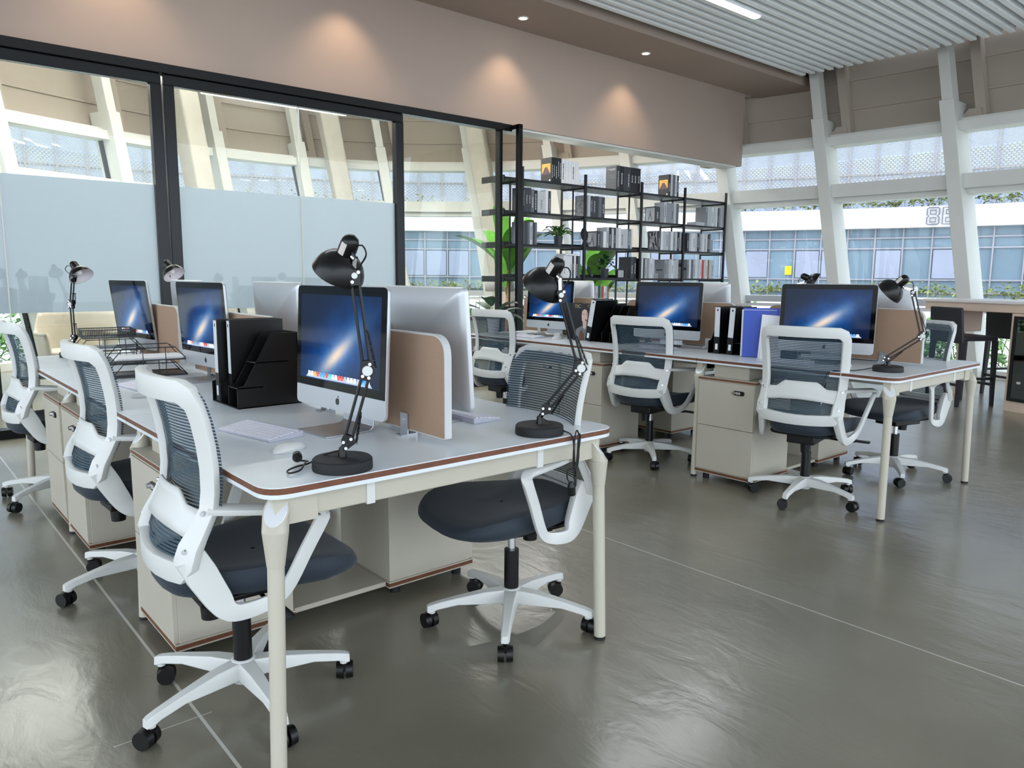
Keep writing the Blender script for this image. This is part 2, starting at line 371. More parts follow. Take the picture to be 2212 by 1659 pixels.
for i in range(len(S_POST) - 1):
    a, b = S_POST[i], S_POST[i + 1]; w = M(); u = M()
    def slab(mbx, z0, z1, o_):
        k = 4; rows = []
        for z in (z0, z1):
            rows.append([(*fpt(post_s(a + .085 + (b - a - .17) * q / k, z), o_), z) for q in range(k + 1)])
        mbx.grid(rows, 0, False)
    slab(w, .1, .88, .2); slab(w, .97, ZT0 - .07, .2); slab(w, ZT1, ZU1, .2)
    o = struct('window_%d' % (i + 1), w, CLEAR, 'clear pane of the curved window wall')
    g = M()
    for z0, z1 in ((.1, .88), (.97, ZT0 - .07), (ZT1, ZU1)):
        q0 = [(*fpt(post_s(a + .087, z), oo), z) for z, oo in ((z0, .16), (z0, .24), (z1, .24), (z1, .16))]
        q1 = [(*fpt(post_s(a + .107, z), oo), z) for z, oo in ((z0, .16), (z0, .24), (z1, .24), (z1, .16))]
        g.hexa(q0, q1)
    obj('gasket', g, GAP, o)
# leaning rough concrete columns inside the back room
for k, (s0, z0, s1, z1) in enumerate([(14.39, 3.76, 14.08, 2.2), (17.20, 4.0, 16.92, 2.56), (19.72, 3.28, 19.57, 2.4)]):
    l = (s0 - s1) / (z0 - z1); mb = M()
    def ring(z):
        s_ = s0 + l * (z - z0); a = fpt(s_, -.42); t = (fpt(s_ + .05) - fpt(s_ - .05)).normalized(); nn = Vector((t.y, -t.x))
        return [(*(a + t * p[0] + nn * p[1]), z) for p in rrect(.31, .36, .05)]
    mb.hexa(ring(0), ring(4.5)); o = struct('concrete_column', mb, CONC, 'leaning rough concrete column behind the glass partition'); o.name = 'column_%d' % (k + 1)

# perforated sunscreens hung outside the upper windows
def perf(name, o0, z0, o1, z1, label):
    vs = []; uvs = []; k = 120
    for i in range(k + 1):
        s = FS[-1] * i / k
        for o_, z, v in ((o0, z0, 0), (o1, z1, 1)):
            q = fpt(s, o_); vs.append((q.x, q.y, z)); uvs.append((s / .058, v * math.hypot(o1 - o0, z1 - z0) / .058))
    fs = [(2 * i, 2 * i + 2, 2 * i + 3, 2 * i + 1) for i in range(k)]
    me = bpy.data.meshes.new(name); me.from_pydata(vs, [], fs); me.materials.append(PERF); ul = me.uv_layers.new()
    for p in me.polygons:
        for li in p.loop_indices: ul.data[li].uv = uvs[me.loops[li].vertex_index]
    o = bpy.data.objects.new(name, me); COL.objects.link(o); tag(o, label, 'sunscreen')
    return o
perf('perforated_sunscreen', 1.05, 2.5, 1.05, 3.03, 'perforated metal sunscreen hanging outside the upper windows')
perf('perforated_soffit', .27, 3.11, 1.04, 3.035, 'perforated metal soffit over the top of the upper windows')

# beige beam, soffit and ceiling
BY = 6.80
mb = M(); mb.bx(-5, 10.42, BY, BY + .3, 2.925, 4.6); struct('wall_beam', mb, WALLB, 'beige bulkhead wall above the glass partition')
mb = M(); mb.bx(5.8, 10.3, BY + .02, BY + .28, 2.9, 2.925); struct('trim_80', mb, WHITE_FR, 'white strip along the underside of the beige bulkhead')
mb = M(); mb.bx(-5, 10.95, 5.95, BY, 3.985, 4.12); mb.bx(-5, 10.95, 6.1, BY, 4.12, 4.6); struct('ceiling_soffit', mb, WALLB)
mb = M(); mb.bx(-5, 10.95, 5.86, 6.1, 4.125, 4.6); struct('trim_81', mb, GAP, 'black shadow gap between soffit and slatted ceiling')
mb = M(); y = 5.80; n = 0
while y > -4:
    mb.bx(-5, 10.25, y - .066, y, 4.03, 4.13); y -= .1335
struct('ceiling', mb, SLAT, 'white slatted ceiling over the desks', bevel=.004)
mb = M(); mb.bx(-5, 10.95, -4, 5.86, 4.38, 4.42); struct('ceiling_plenum', mb, PLENUM)
mb = M(); mb.bx(-5, 9.9, BY + .3, 12.6, 4.35, 4.4); struct('ceiling_rear', mb, mat('pale_rear_ceiling', (214, 210, 200), .8, var=.02))
mb = M(); mb.bx(10.2, 10.42, BY + .3, BY + .6, 2.95, 4.6); struct('wall_return', mb, WALLB)

# ceiling lights
def led(x0, x1, y, label, z=4.0):
    t = thing('ceiling_light', label, 'ceiling light', ((x0 + x1) / 2, y, z), 0)
    l = x1 - x0; b = M(); b.prism(rrect(l, .12, .05), .01, .05); obj('housing', b, SLAT, t)
    b = M(); b.prism(rrect(l - .02, .09, .04), 0, .012); obj('diffuser', b, LEDM, t)
    return t
led(5.0, 7.6, 4.84, 'long slim LED strip light set into the white slatted ceiling')
def downlight(x, y, label):
    t = thing('downlight', label, 'downlight', (x, y, 3.985), 0, 'downlights in the beige soffit')
    b = M(); b.lathe([(.062, 0), (.062, -.006), (.046, -.008), (.046, 0)], 24); obj('rim', b, WHITE_FR, t)
    b = M(); b.lathe([(.0001, -.003), (.045, -.003)], 24); obj('lens', b, DOWN, t)
downlight(5.666, 6.47, 'round downlight in the beige soffit, left of the two visible')
downlight(7.655, 6.43, 'round downlight in the beige soffit, nearer the window wall')

# glass partition with black frame
PY = 6.76
def gbar(mb, x0, x1, z0, z1, d=.1): mb.bx(x0, x1, PY - d / 2, PY + d / 2, z0, z1)
mb = M(); gbar(mb, -5, 5.72, 2.845, 2.92, .12); struct('trim_82', mb, FRAMEB, 'black head channel of the glass partition', bevel=.004)
mb = M(); gbar(mb, -5, 5.72, 0, .07, .12); struct('trim_83', mb, FRAMEB, 'black floor channel of the glass partition')
def leaf(name, x0, x1, label, lw, rw, zt=2.845):
    o = thing(name, label, 'partition', (0, 0, 0)); o['kind'] = 'structure'
    f = M(); gbar(f, x0, x1, zt - .085, zt - .002, .07)
    if lw: gbar(f, x0, x0 + lw, .07, zt - .086, .08)
    if rw: gbar(f, x1 - rw, x1, .07, zt - .086, .08)
    obj('frame', f, FRAMEB, o, bevel=.004)
    g = M(); g.bx(x0 + lw, x1 - rw, PY - .006, PY + .006, .07, zt - .086); obj('glass', g, PGLASS, o)
    return o
def film(o, x0, x1):
    g = M(); g.bx(x0, x1, PY + .008, PY + .010, .94, 1.965); obj('frosted_film', g, FILM, o)
o = leaf('door_1', -1.2, 2.0, 'black framed sliding glass door with frosted band, left leaf', .085, .085); film(o, -1.1, .84); film(o, .848, 1.914)
o = leaf('door_2', 2.015, 4.30, 'black framed sliding glass door with frosted band, right leaf', .085, .09); film(o, 2.1, 3.19); film(o, 3.198, 4.21)
mb = M()
for x in (.844, 3.194): mb.bx(x - .004, x + .004, PY - .008, PY + .008, .07, 2.76)
struct('trim_84', mb, WHITE_FR, 'pale butt joints between the glass sheets')
o = leaf('window_50', 4.302, 5.60, 'clear fixed pane at the right end of the glass partition', .0, .045, 2.93)
mb = M(); gbar(mb, 5.6, 5.72, 2.86, 2.92, .05); mb.bx(5.70, 5.755, 6.56, PY + .03, 2.86, 2.91); mb.bx(5.70, 5.755, 6.56, 6.615, 0, 2.91)
struct('trim_85', mb, FRAMEB, 'black end post returning from the glass partition', bevel=.003)
mb = M(); mb.bx(-5, -1.2, PY - .03, PY + .03, 0.07, 2.84); struct('window_51', mb, PGLASS)

# ------------------------------------------------------------------ desks
DX1, DY1, DX2, DY2 = .6675, 1.6435, 3.893, 1.594
W1, LEN = 1.2, 3.6
def desk(name, x0, y0, label):
    t = thing(name, label, 'desk', (x0 + W1 / 2, y0 + LEN / 2, 0))
    ox, oy = -W1 / 2, -LEN / 2
    for i in range(3):
        r = [0, 0, 0, 0]
        if i == 0: r[0] = r[1] = .07
        if i == 2: r[2] = r[3] = .07
        g = .0025; ya = i * 1.2 + (g if i else 0); yb = (i + 1) * 1.2 - (g if i < 2 else 0)
        poly = round_poly([(ox, oy + ya), (ox + W1, oy + ya), (ox + W1, oy + yb), (ox, oy + yb)], r, 6)
        m = M(); m.prism(poly, .7475, .75, 0); m.prism(poly, .7325, .7475, 1); m.prism(poly, .722, .7325, 0)
        obj('worktop', m, [WHITE_TOP, EDGE], t)
    m = M(); m.bx(ox + .575, ox + .625, oy + .11, oy + LEN - .11, .66, .7215); obj('cable_channel', m, CREAM, t)
    m = M()
    for yy in (.07, 3.53): m.bx(ox + .08, ox + W1 - .08, oy + yy - .02, oy + yy + .02, .655, .719)
    for yy in (1.2, 2.4): m.bx(ox + .08, ox + W1 - .08, oy + yy - .02, oy + yy + .02, .675, .719)
    for xx in (.26, .94): m.bx(ox + xx - .02, ox + xx + .02, oy + .09, oy + LEN - .09, .675, .719)
    obj('frame', m, CREAM, t, bevel=.004)
    for yy in (.07, 3.53):
        for xx in (.3, .9):
            m = M(); m.bx(ox + xx - .012, ox + xx + .012, oy + yy - .0235, oy + yy + .0235, .652, .7205); obj('frame_bracket', m, WHITE_PL, t)
    for (xx, yy) in ((0, 0), (W1, 0), (0, LEN), (W1, LEN), (0, 1.2), (W1, 1.2), (0, 2.4), (W1, 2.4)):
        sx = 1 if xx == 0 else -1; end = yy in (0, LEN); sy = 0 if not end else (1 if yy == 0 else -1)
        top = Vector((ox + xx + sx * .038, oy + yy + sy * .045, .635)); bot = Vector((ox + xx + sx * .02, oy + yy + sy * .036, .012))
        o = M(); o.cyl(bot, bot.lerp(top, .86), .0198, .0205, 24); o.cyl(bot.lerp(top, .861), top, .0215, .032, 24)
        # sloping head cut back under the worktop
        d = Vector((sx, sy if sy else 0, 0)).normalized() if end else Vector((sx, 0, 0)); w = Vector((-d.y, d.x, 0))
        ring = [top + d * (.032 * cos(2 * pi * i / 24)) + w * (.032 * sin(2 * pi * i / 24)) for i in range(24)]
        up = [p + Vector((0, 0, .010 + .074 * (1 + cos(2 * pi * i / 24)) * .5)) + d * .008 for i, p in enumerate(ring)]
        o.hexa(ring, up)
        if end: o.bx(min(top.x, top.x + sx * .11), max(top.x, top.x + sx * .11), top.y + sy * .018 - .02, top.y + sy * .018 + .02, .645, .7195)
        else: o.bx(min(top.x, top.x + sx * .12), max(top.x, top.x + sx * .12), top.y - .02, top.y + .02, .66, .7195)
        leg = obj('leg', o, CREAM, t)
        f = M(); k = 24
        c_ = sum((p for p in up), Vector()) / k; nn = (up[0] - up[12]).cross(up[6] - up[18]).normalized(); nn = nn if nn.z > 0 else -nn
        f.hexa([c_ + (p - c_) * .88 + nn * .0004 for p in up], [c_ + (p - c_) * .86 + nn * .0016 for p in up]); obj('leg_facet', f, POLISH, leg)
        f = M(); f.cyl(bot - Vector((0, 0, .012)), bot, .0195, n=20); obj('foot', f, BLACK_RUBBER, leg)
    return t
desk('bench_desk', DX1, DY1, 'long white six-seat bench desk nearest the camera, with walnut edge')
desk('bench_desk', DX2, DY2, 'long white six-seat bench desk behind, nearer the window wall')

# drawer pedestals under the desks: local -x is the front
def make_pedestal():
    t = thing('drawer_pedestal', '', 'cabinet')
    m = M(); m.bx(.012, .40, -.195, .195, .065, .62); obj('body', m, CREAM_BOARD, t, bevel=.002)
    m = M(); m.bx(0, .405, -.2, .2, .62, .624, 0); m.bx(0, .405, -.2, .2, .624, .6365, 1); m.bx(0, .405, -.2, .2, .6365, .64, 0); obj('top_board', m, [CREAM_BOARD, EDGE], t)
    m = M(); m.bx(0, .405, -.2, .2, .04, .045, 0); m.bx(0, .405, -.2, .2, .045, .06, 1); m.bx(0, .405, -.2, .2, .06, .065, 0); obj('base_board', m, [CREAM_BOARD, EDGE], t)
    for z0, z1 in ((.067, .341), (.344, .618)):
        m = M(); m.bx(-.004, .012, -.193, .193, z0, z1); d = obj('drawer', m, CREAM_BOARD, t, bevel=.0015)
        if z0 > .2:
            m = M(); m.prism(rrect(.075, .026, .0128), 0, .007, 0, Matrix.Translation((-.004, -.09, .565)) @ Matrix.Rotation(-pi / 2, 4, 'Y') @ Matrix.Rotation(pi / 2, 4, 'Z'))
            k = obj('combination_lock', m, BLACK, d)
            m = M(); m.cyl((-.0105, -.062, .565), (-.022, -.062, .565), .011, .0095, 16); obj('lock_knob', m, CHROME, d)
            m = M()
            for q in range(3): m.bx(-.0125, -.0105, -.103 + q * .011, -.096 + q * .011, .558, .572)
            obj('lock_dials', m, STICKER, d)
    m = M(); m.bx(.05, .33, -.12, .12, .6402, .7195); obj('riser', m, CREAM_BOARD, t)
    for a in (.05, .35):
        for b in (-.15, .15):
            m = M(); m.cyl((a, b, 0), (a, b, .0398), .02, n=12); obj('foot', m, BLACK_RUBBER, t)
    return t
ped = make_pedestal(); used = [False]
def pedestal(x, y, rz, label):
    if not used[0]: used[0] = True; ped.location = (x, y, 0); ped.rotation_euler.z = rz; ped['label'] = label; return
    dup(ped, (x, y, 0), rz, label)
cpu_n = 0
def cpu_board(x0, x1, y0, y1, label):
    t = thing('under_desk_shelf', label, 'shelf', ((x0 + x1) / 2, (y0 + y1) / 2, 0)); hx, hy = (x1 - x0) / 2, (y1 - y0) / 2
    m = M(); m.bx(-hx, hx, -hy, hy, .046, .064); obj('bottom_board', m, CREAM_BOARD, t)
    m = M(); m.bx(-hx, hx, -.012, .012, .5, .58); obj('cross_rail', m, CREAM_BOARD, t)
    for a in (-hx + .03, hx - .03):
        m = M(); m.cyl((a, 0, 0), (a, 0, .0458), .016, n=12); obj('foot', m, BLACK_RUBBER, t)
for nm, x0, y0 in (('front', DX1, DY1), ('rear', DX2, DY2)):
    for k, yy in enumerate((.98, 2.175, 2.62)):
        where = ['beside the nearest chairs', 'just before the second joint', 'just past the second joint'][k]
        xa = x0 + .003
        pedestal(xa, y0 + yy, 0, 'cream two-drawer pedestal under the %s desk, camera side, %s' % (nm, where))
        pedestal(x0 + W1 - .003, y0 + yy, pi, 'cream two-drawer pedestal under the %s desk, far side, %s' % (nm, where))
    cpu_board(x0 + .412, x0 + W1 - .412, y0 + .80, y0 + 1.15, 'open bottom shelf between the first two pedestals of the %s desk' % nm)

# fabric desk screens: local y along the desk
def make_screen():
    t = thing('desk_screen', '', 'desk screen'); poly = round_poly([(-.48, 0), (.48, 0), (.48, .30), (-.48, .30)], [0.004, 0.004, .065, .065], 8)
    X = Matrix.Rotation(pi / 2, 4, 'X'); X = Matrix(((0, 0, 1, 0), (1, 0, 0, 0), (0, 1, 0, 0), (0, 0, 0, 1)))
    m = M(); m.prism([(p[0] * .996, p[1] * .99 + .001) for p in poly], -.012, .012, 0, X); obj('fabric_panel', m, BROWN_FAB, t)
    m = M(); path = [X @ Vector((p[0], p[1], 0)) for p in poly]; m.sweep(path, rect(.004, .0236), (1, 0, 0), 0, True); obj('edging', m, WHITE_EDGE, t)
    for y in (-.27, .27):
        m = M(); m.bx(-.02, .02, y - .02, y + .02, -.02, -.0145); m.bx(-.018, -.0135, y - .02, y + .02, -.0145, .05); m.bx(.0135, .018, y - .02, y + .02, -.0145, .05); m.bx(-.04, -.0182, y - .02, y + .02, -.02, -.016)
        k = obj('clip', m, ALU, t)
        m = M(); m.cyl((-.018, y, .03), (-.0205, y, .03), .004, n=10); obj('screw', m, CHROME, k)
    return t
scr = make_screen()
names = ['nearest', 'middle', 'farthest']
for nm, x0, y0 in (('front', DX1, DY1), ('rear', DX2, DY2)):
    for i in range(3):
        loc = (x0 + .6, y0 + .6 + 1.2 * i, .7703); lab = 'tan fabric desk screen with white edging, %s of the three on the %s desk' % (names[i], nm)
        if nm == 'front' and i == 0: scr.location = loc; scr['label'] = lab
        else: dup(scr, loc, 0, lab)

# ------------------------------------------------------------------ task chair, facing local +x
def make_chair():
    t = thing('task_chair', '', 'office chair')
    # seat cushion
    def ring(sx, sy, z, droop):
        out = []
        for i in range(44):
            a = 2 * pi * i / 44; c, s = cos(a), sin(a); e = 2 / 3.4
            x = abs(c) ** e * (1 if c > 0 else -1) * .268 * sx + .042; y = abs(s) ** e * (1 if s > 0 else -1) * sy * (.255 if x > .16 else .255 - .075 * min(1, (.16 - x) / .3))
            zz = z - droop * max(0, (x - .08) / .2) ** 2 * .03 + droop * (.012 * (abs(y) / .245) ** 2 + .018 * max(0, -(x + .05) / .2) ** 2)
            out.append((x, y, zz))
        return out
    m = M(); rows = [ring(a, b, z, d) for a, b, z, d in ((.02, .02, .452, 1), (.35, .35, .453, 1), (.7, .7, .46, 1), (.9, .9, .466, 1), (.97, .97, .462, 1), (1.0, 1.0, .448, 1), (1.005, 1.005, .43, .8), (.985, .985, .412, .4), (.93, .93, .40, .2), (.5, .5, .398, 0), (.02, .02, .398, 0))]
    m.grid(rows, 0, True, True); obj('seat', m, SEATF, t)
    m = M(); m.prism(rrect(.36, .36, .09), .383, .399, 0, Matrix.Translation((.02, 0, 0))); m.bx(-.13, .10, -.075, .075, .335, .384); m.cyl((-.09, -.02, .345), (-.09, -.02, .285), .03, .026, 16)
    pan = obj('seat_mechanism', m, BLACK, t, bevel=.006)
    m = M(); m.tube([(.02, -.07, .36), (.02, -.2, .352), (.02, -.25, .358)], .006, 8); m.box((.02, -.285, .362), (.03, .075, .01)); obj('height_lever', m, BLACK, t)
    m = M(); m.cyl((0, 0, .10), (0, 0, .27), .0265, n=20); l = obj('gas_lift', m, BLACK_SATIN, t)
    m = M(); m.cyl((0, 0, .27), (0, 0, .34), .014, n=16); obj('piston', m, CHROME, l)
    # five star base
    m = M(); m.lathe([(.0001, .055), (.03, .055), (.042, .075), (.044, .115), (.03, .128), (.0001, .128)], 20)
    for k in range(5):
        a = 2 * pi * k / 5; d = Vector((cos(a), sin(a), 0)); w = Vector((-d.y, d.x, 0)); rg = []
        for r_, hw, zb, zt in ((.028, .028, .075, .124), (.10, .024, .078, .122), (.2, .019, .083, .108), (.272, .0165, .072, .096), (.297, .0155, .062, .090), (.307, .012, .062, .086)):
            c = d * r_; rg.append([c - w * hw + Vector((0, 0, zb)), c + w * hw + Vector((0, 0, zb)), c + w * hw * .8 + Vector((0, 0, zt)), c - w * hw * .8 + Vector((0, 0, zt))])
        m.grid(rg, 0, True, True); m.add(rg[-1], [(0, 1, 2, 3)])
        m.cyl(d * .29 + Vector((0, 0, .058)), d * .29 + Vector((0, 0, .07)), .012, n=10)
    base = obj('star_base', m, WHITE_PL, t, bevel=.003)
    for k in range(5):
        a = 2 * pi * k / 5; c = Vector((cos(a), sin(a), 0)) * .292; b = a + .9 + k * 1.3; ax = Vector((cos(b), sin(b), 0)); off = Vector((-ax.y, ax.x, 0)) * .014
        m = M()
        for s in (-1, 1): m.cyl(c + off + ax * (s * .004) + Vector((0, 0, .028)), c + off + ax * (s * .025) + Vector((0, 0, .028)), .028, .0255, 20)
        m.cyl(c + Vector((0, 0, .03)), c + Vector((0, 0, .064)), .0075, n=10); m.box(c + off * .5 + Vector((0, 0, .042)), (.03, .014, .02), 0, b + pi / 2)
        obj('caster', m, BLACK, base)
    # back frame follows a lumbar curve
    prof = [(.475, -.215, .196), (.50, -.243, .198), (.545, -.236, .200), (.60, -.205, .201), (.65, -.18, .203), (.72, -.172, .206), (.80, -.178, .210), (.88, -.193, .214), (.945, -.212, .216), (.97, -.22, .214)]
    def at(z, y=None, frac=0., dx=0.):
        for p, q in zip(prof, prof[1:]):
            if p[0] <= z <= q[0] or q is prof[-1]:
                k = (z - p[0]) / (q[0] - p[0]); break
        if z < prof[0][0]: p, q, k = prof[0], prof[1], 0
        x = p[1] + (q[1] - p[1]) * k; w = p[2] + (q[2] - p[2]) * k
        yy = w * frac if y is None else y
        return Vector((x + .045 * (yy / w) ** 2 + dx, yy, z))
    loop = [at(z, frac=1) for z in (.52, .56, .60, .65, .70, .76, .82, .88, .92)]
    loop += [at(.948, .203), at(.957, .185)] + [at(.958, y) for y in (.12, .06, 0, -.06, -.12)] + [at(.957, -.185), at(.948, -.203)]
    loop += [at(z, frac=-1) for z in (.92, .88, .82, .76, .70, .65, .60, .56, .52)]
    loop += [at(.497, -.18), at(.492, -.13), at(.488, -.06), at(.487, 0), at(.488, .06), at(.492, .13), at(.497, .18)]
    def sec(z): return .042 if z > .55 else .05
    m = M(); m.sweep(loop, rrect(.050, .024, .004, 2), [Vector((1, -.55 * (p.y / .2) ** 3, 0)) for p in loop], 0, True, True, [.92 + .36 * math.exp(-((p.z - .53) / .06) ** 2) + (.25 if p.z > .94 else 0) for p in loop]); fr = obj('backrest_frame', m, WHITE_PL, t)
    # lumbar plate with raised middle
    m = M(); rows = []
    def ztop(u): a = abs(u); return .69 if a < .45 else (.69 - (a - .45) / .2 * .035 if a < .65 else .655 - (a - .65) * .02)
    for f in (0, .25, .5, .75, 1):
        row = []
        for i in range(25):
            u = -1 + i / 12; zb = .578 + .018 * (1 - u * u); z = zb + (ztop(u) - zb) * f; row.append(at(z, frac=u * .97, dx=-.006))
        rows.append(row)
    m.grid(rows); obj('lumbar_panel', m, WHITE_PL, t, solid=.008)
    for s in (-1, 1):
        for z in (.555, .645):
            m = M(); p = at(z, frac=s); m.cyl(p + Vector((-.012, s * .004, 0)), p + Vector((-.0175, s * .008, 0)), .0075, .006, 10); obj('screw', m, CHROME, fr)
    # mesh skin over the front of the frame
    m = M(); rows = []
    for i in range(30):
        z = .488 + (.972 - .488) * i / 29; cut = max(0, (z - .93) / .042) ** 2 * .03 + max(0, (.51 - z) / .03) ** 2 * .02
        rows.append([at(z, y=u * (at(z, frac=1).y + .018 - cut), dx=.018) for u in [-1 + k / 10 for k in range(21)]])
    m.grid(rows); obj('mesh_back', m, MESH, t)
    # arm loops
    for s in (-1, 1):
        P = [(-.185, .197, .535), (-.16, .20, .485), (-.125, .21, .415), (-.105, .219, .383), (-.075, .226, .372), (-.02, .236, .378), (.02, .247, .396), (.048, .262, .435), (.085, .283, .52), (.122, .302, .6), (.128, .306, .622), (.115, .306, .636), (.07, .297, .641), (-.02, .262, .646), (-.09, .228, .65), (-.135, .206, .653)]
        P = [Vector((p[0], p[1] * s, p[2])) for p in P]
        hints = [Vector((0, s, .0))] * 5 + [Vector((0, s, .25))] * 5 + [Vector((.6, s * .5, .5))] + [Vector((0, .25 * s, 1))] * 5
        sc = [2.1, 2.2, 1.9, 1.5, 1.25, 1.1, 1., 1, 1, 1, 1, 1, 1, 1.05, 1.1, 1.1]
        PP = smooth_path(P, 3); HH = []; SS = []
        for i in range(len(P) - 1):
            for q in range(3): HH.append(hints[i].lerp(hints[i + 1], q / 3)); SS.append(sc[i] + (sc[i + 1] - sc[i]) * q / 3)
        HH.append(hints[-1]); SS.append(sc[-1])
        m = M(); m.sweep(PP, rrect(.036, .016, .004, 2), HH, 0, False, True, SS); obj('armrest', m, WHITE_PL, t)
    return t
chair = make_chair(); cused = [False]
def place_chair(x, y, rz, base, label):
    if not cused[0]: cused[0] = True; c = chair; c.location = (x, y, 0); c.rotation_euler.z = rz; c['label'] = label
    else: c = dup(chair, (x, y, 0), rz, label)
    for ch in c.children:
        if ch.name.startswith('star_base'): ch.rotation_euler.z = base - rz
    return c
CH = [(.765, 2.10, -2, 52, 'white and navy mesh task chair nearest the camera, left side of the front desk'),
      (.785, 3.20, 2, 48.5, 'white and navy mesh task chair in the middle of the front desk\'s left side'),
      (.765, 4.77, 3, 0, 'white and navy mesh task chair at the far end of the front desk\'s left side'),
      (1.705, 1.986, 170, 9.7, 'white and navy mesh task chair seen from the front, right side of the front desk'),
      (3.88, 4.60, 3, 30, 'white mesh task chair at the far left of the rear desk, back to camera'),
      (4.04, 3.26, 7.3, 10, 'white mesh task chair in the middle of the rear desk\'s near side'),
      (4.0, 2.10, 11.6, 45.5, 'white mesh task chair at the near end of the rear desk, back to camera'),
      (4.91, 1.995, 166, 69, 'mesh task chair on the far side of the rear desk, before the black stools')]
for x, y, a, b, l in CH: place_chair(x, y, R(a), R(b), l)

# ------------------------------------------------------------------ computers: local +x is the display side, y to the viewer's right
ICON = [mat('icon_' + n, c, .4, emit=c, estr=.8) for n, c in (('blue', (70, 140, 230)), ('white', (230, 235, 240)), ('teal', (60, 190, 210)), ('orange', (230, 150, 60)), ('red', (210, 70, 60)), ('grey', (150, 160, 175)))]
BEZEL = mat('black_display_glass', (6, 7, 9), .05, spec=.13)
IMAC = mat('satin_silver_case', (196, 198, 202), .38, metal=.55, var=.01)
LOGO = mat('dark_logo', (24, 26, 30), .3)
def make_imac():
    t = thing('desktop_computer', '', 'computer')
    w, h = .53, .395; zb = .062; body = thing('display_head', None, None); body.parent = t; body.location = (0, 0, .0)
    X = Matrix(((0, 0, 1, 0), (1, 0, 0, 0), (0, 1, 0, 0), (0, 0, 0, 1)))
    out = round_poly([(-w / 2, zb), (w / 2, zb), (w / 2, zb + h), (-w / 2, zb + h)], .02, 6)
    cx = zb + h / 2
    m = M(); rings = []
    for k, dx in ((1, .001), (1, -.008), (.985, -.014), (.9, -.022), (.7, -.034), (.4, -.042), (.02, -.045)):
        rings.append([(dx, p[0] * k, cx + (p[1] - cx) * k) for p in out])
    m.grid(rings, 0, True, True); m.add(rings[0], [tuple(range(len(out)))], 0)
    case = obj('case', m, IMAC, body)
    m = M(); bz = [(p[0] * .996, p[1] if p[1] > zb + .1 else max(p[1], zb + .064)) for p in round_poly([(-w / 2, zb + .064), (w / 2, zb + .064), (w / 2, zb + h - .001), (-w / 2, zb + h - .001)], [0, 0, .02, .02], 6)]
    m.prism(bz, .001, .0028, 0, X); obj('bezel', m, BEZEL, body)
    m = M(); m.add([(.0031, -.238, zb + .09), (.0031, .238, zb + .09), (.0031, .238, zb + .366), (.0031, -.238, zb + .366)], [(0, 1, 2, 3)]); s = obj('screen', m, SCREEN, body)
    m = M(); m.add([(.0034, -.2, zb + .093), (.0034, .2, zb + .093), (.0034, .185, zb + .106), (.0034, -.185, zb + .106)], [(0, 1, 2, 3)], 5)
    rnd = random.Random(3)
    for k in range(20):
        y = -.178 + k * .0187; q = rnd.choice([0, 0, 1, 1, 2, 3, 5, 4]); m.add([(.0037, y - .0072, zb + .0985), (.0037, y + .0072, zb + .0985), (.0037, y + .0072, zb + .113), (.0037, y - .0072, zb + .113)], [(0, 1, 2, 3)], q)
    obj('dock_icons', m, ICON, s)
    # fruit shaped maker's mark on the chin
    ap = []
    for i in range(36):
        a = 2 * pi * i / 36; r = .0115 * (1 - .10 * max(0, cos(a - pi / 2)) ** 8 - .07 * max(0, cos(a + pi / 2)) ** 8); ap.append((r * cos(a) * .92, r * sin(a) - .001))
    bite = Vector((.0135, .001)); ap2 = []
    for p in ap:
        v = Vector(p) - bite; ap2.append(tuple(bite + v.normalized() * .0062) if v.length < .0062 else p)
    m = M(); m.prism(ap2, .0012, .0022, 0, Matrix.Translation((0, 0, zb + .031)) @ X)
    m.prism([(.000, .0125), (.0045, .0145), (.0055, .019), (.001, .0165)], .0012, .0022, 0, Matrix.Translation((0, 0, zb + .030)) @ X); obj('logo', m, LOGO, body)
    m = M(); m.bx(-.0295, -.0255, -.115, .115, zb + h - .05, zb + h - .046); obj('slot', m, GAP, case)
    m = M()
    for k in range(4): m.bx(-.052, -.04, .03 + k * .012, .038 + k * .012, zb + .115, zb + .12)
    obj('port_row', m, GAP, case)
    m = M(); prof = [(-.04, .17), (-.058, .16), (-.07, .11), (-.074, .05), (-.07, .016), (-.058, .005), (-.03, .003), (.10, .0025)]
    m.sweep([(p[0], 0, p[1]) for p in prof], rect(.005, .18), (0, 1, 0)); st = obj('stand', m, ALU, t, bevel=.0015)
    return t
imac = make_imac(); iu = [False]
def place_imac(x, y, rz, tilt, label):
    if not iu[0]: iu[0] = True; c = imac; c.location = (x, y, .75); c.rotation_euler.z = R(rz); c['label'] = label
    else: c = dup(imac, (x, y, .75), R(rz), label)
    for ch in c.children:
        if ch.name.startswith('display_head'):
            # pivot at the hinge height
            a = R(-tilt); p = Vector((-.02, 0, .17)); ch.rotation_euler = (0, a, 0); ch.location = p - Matrix.Rotation(a, 3, 'Y') @ p
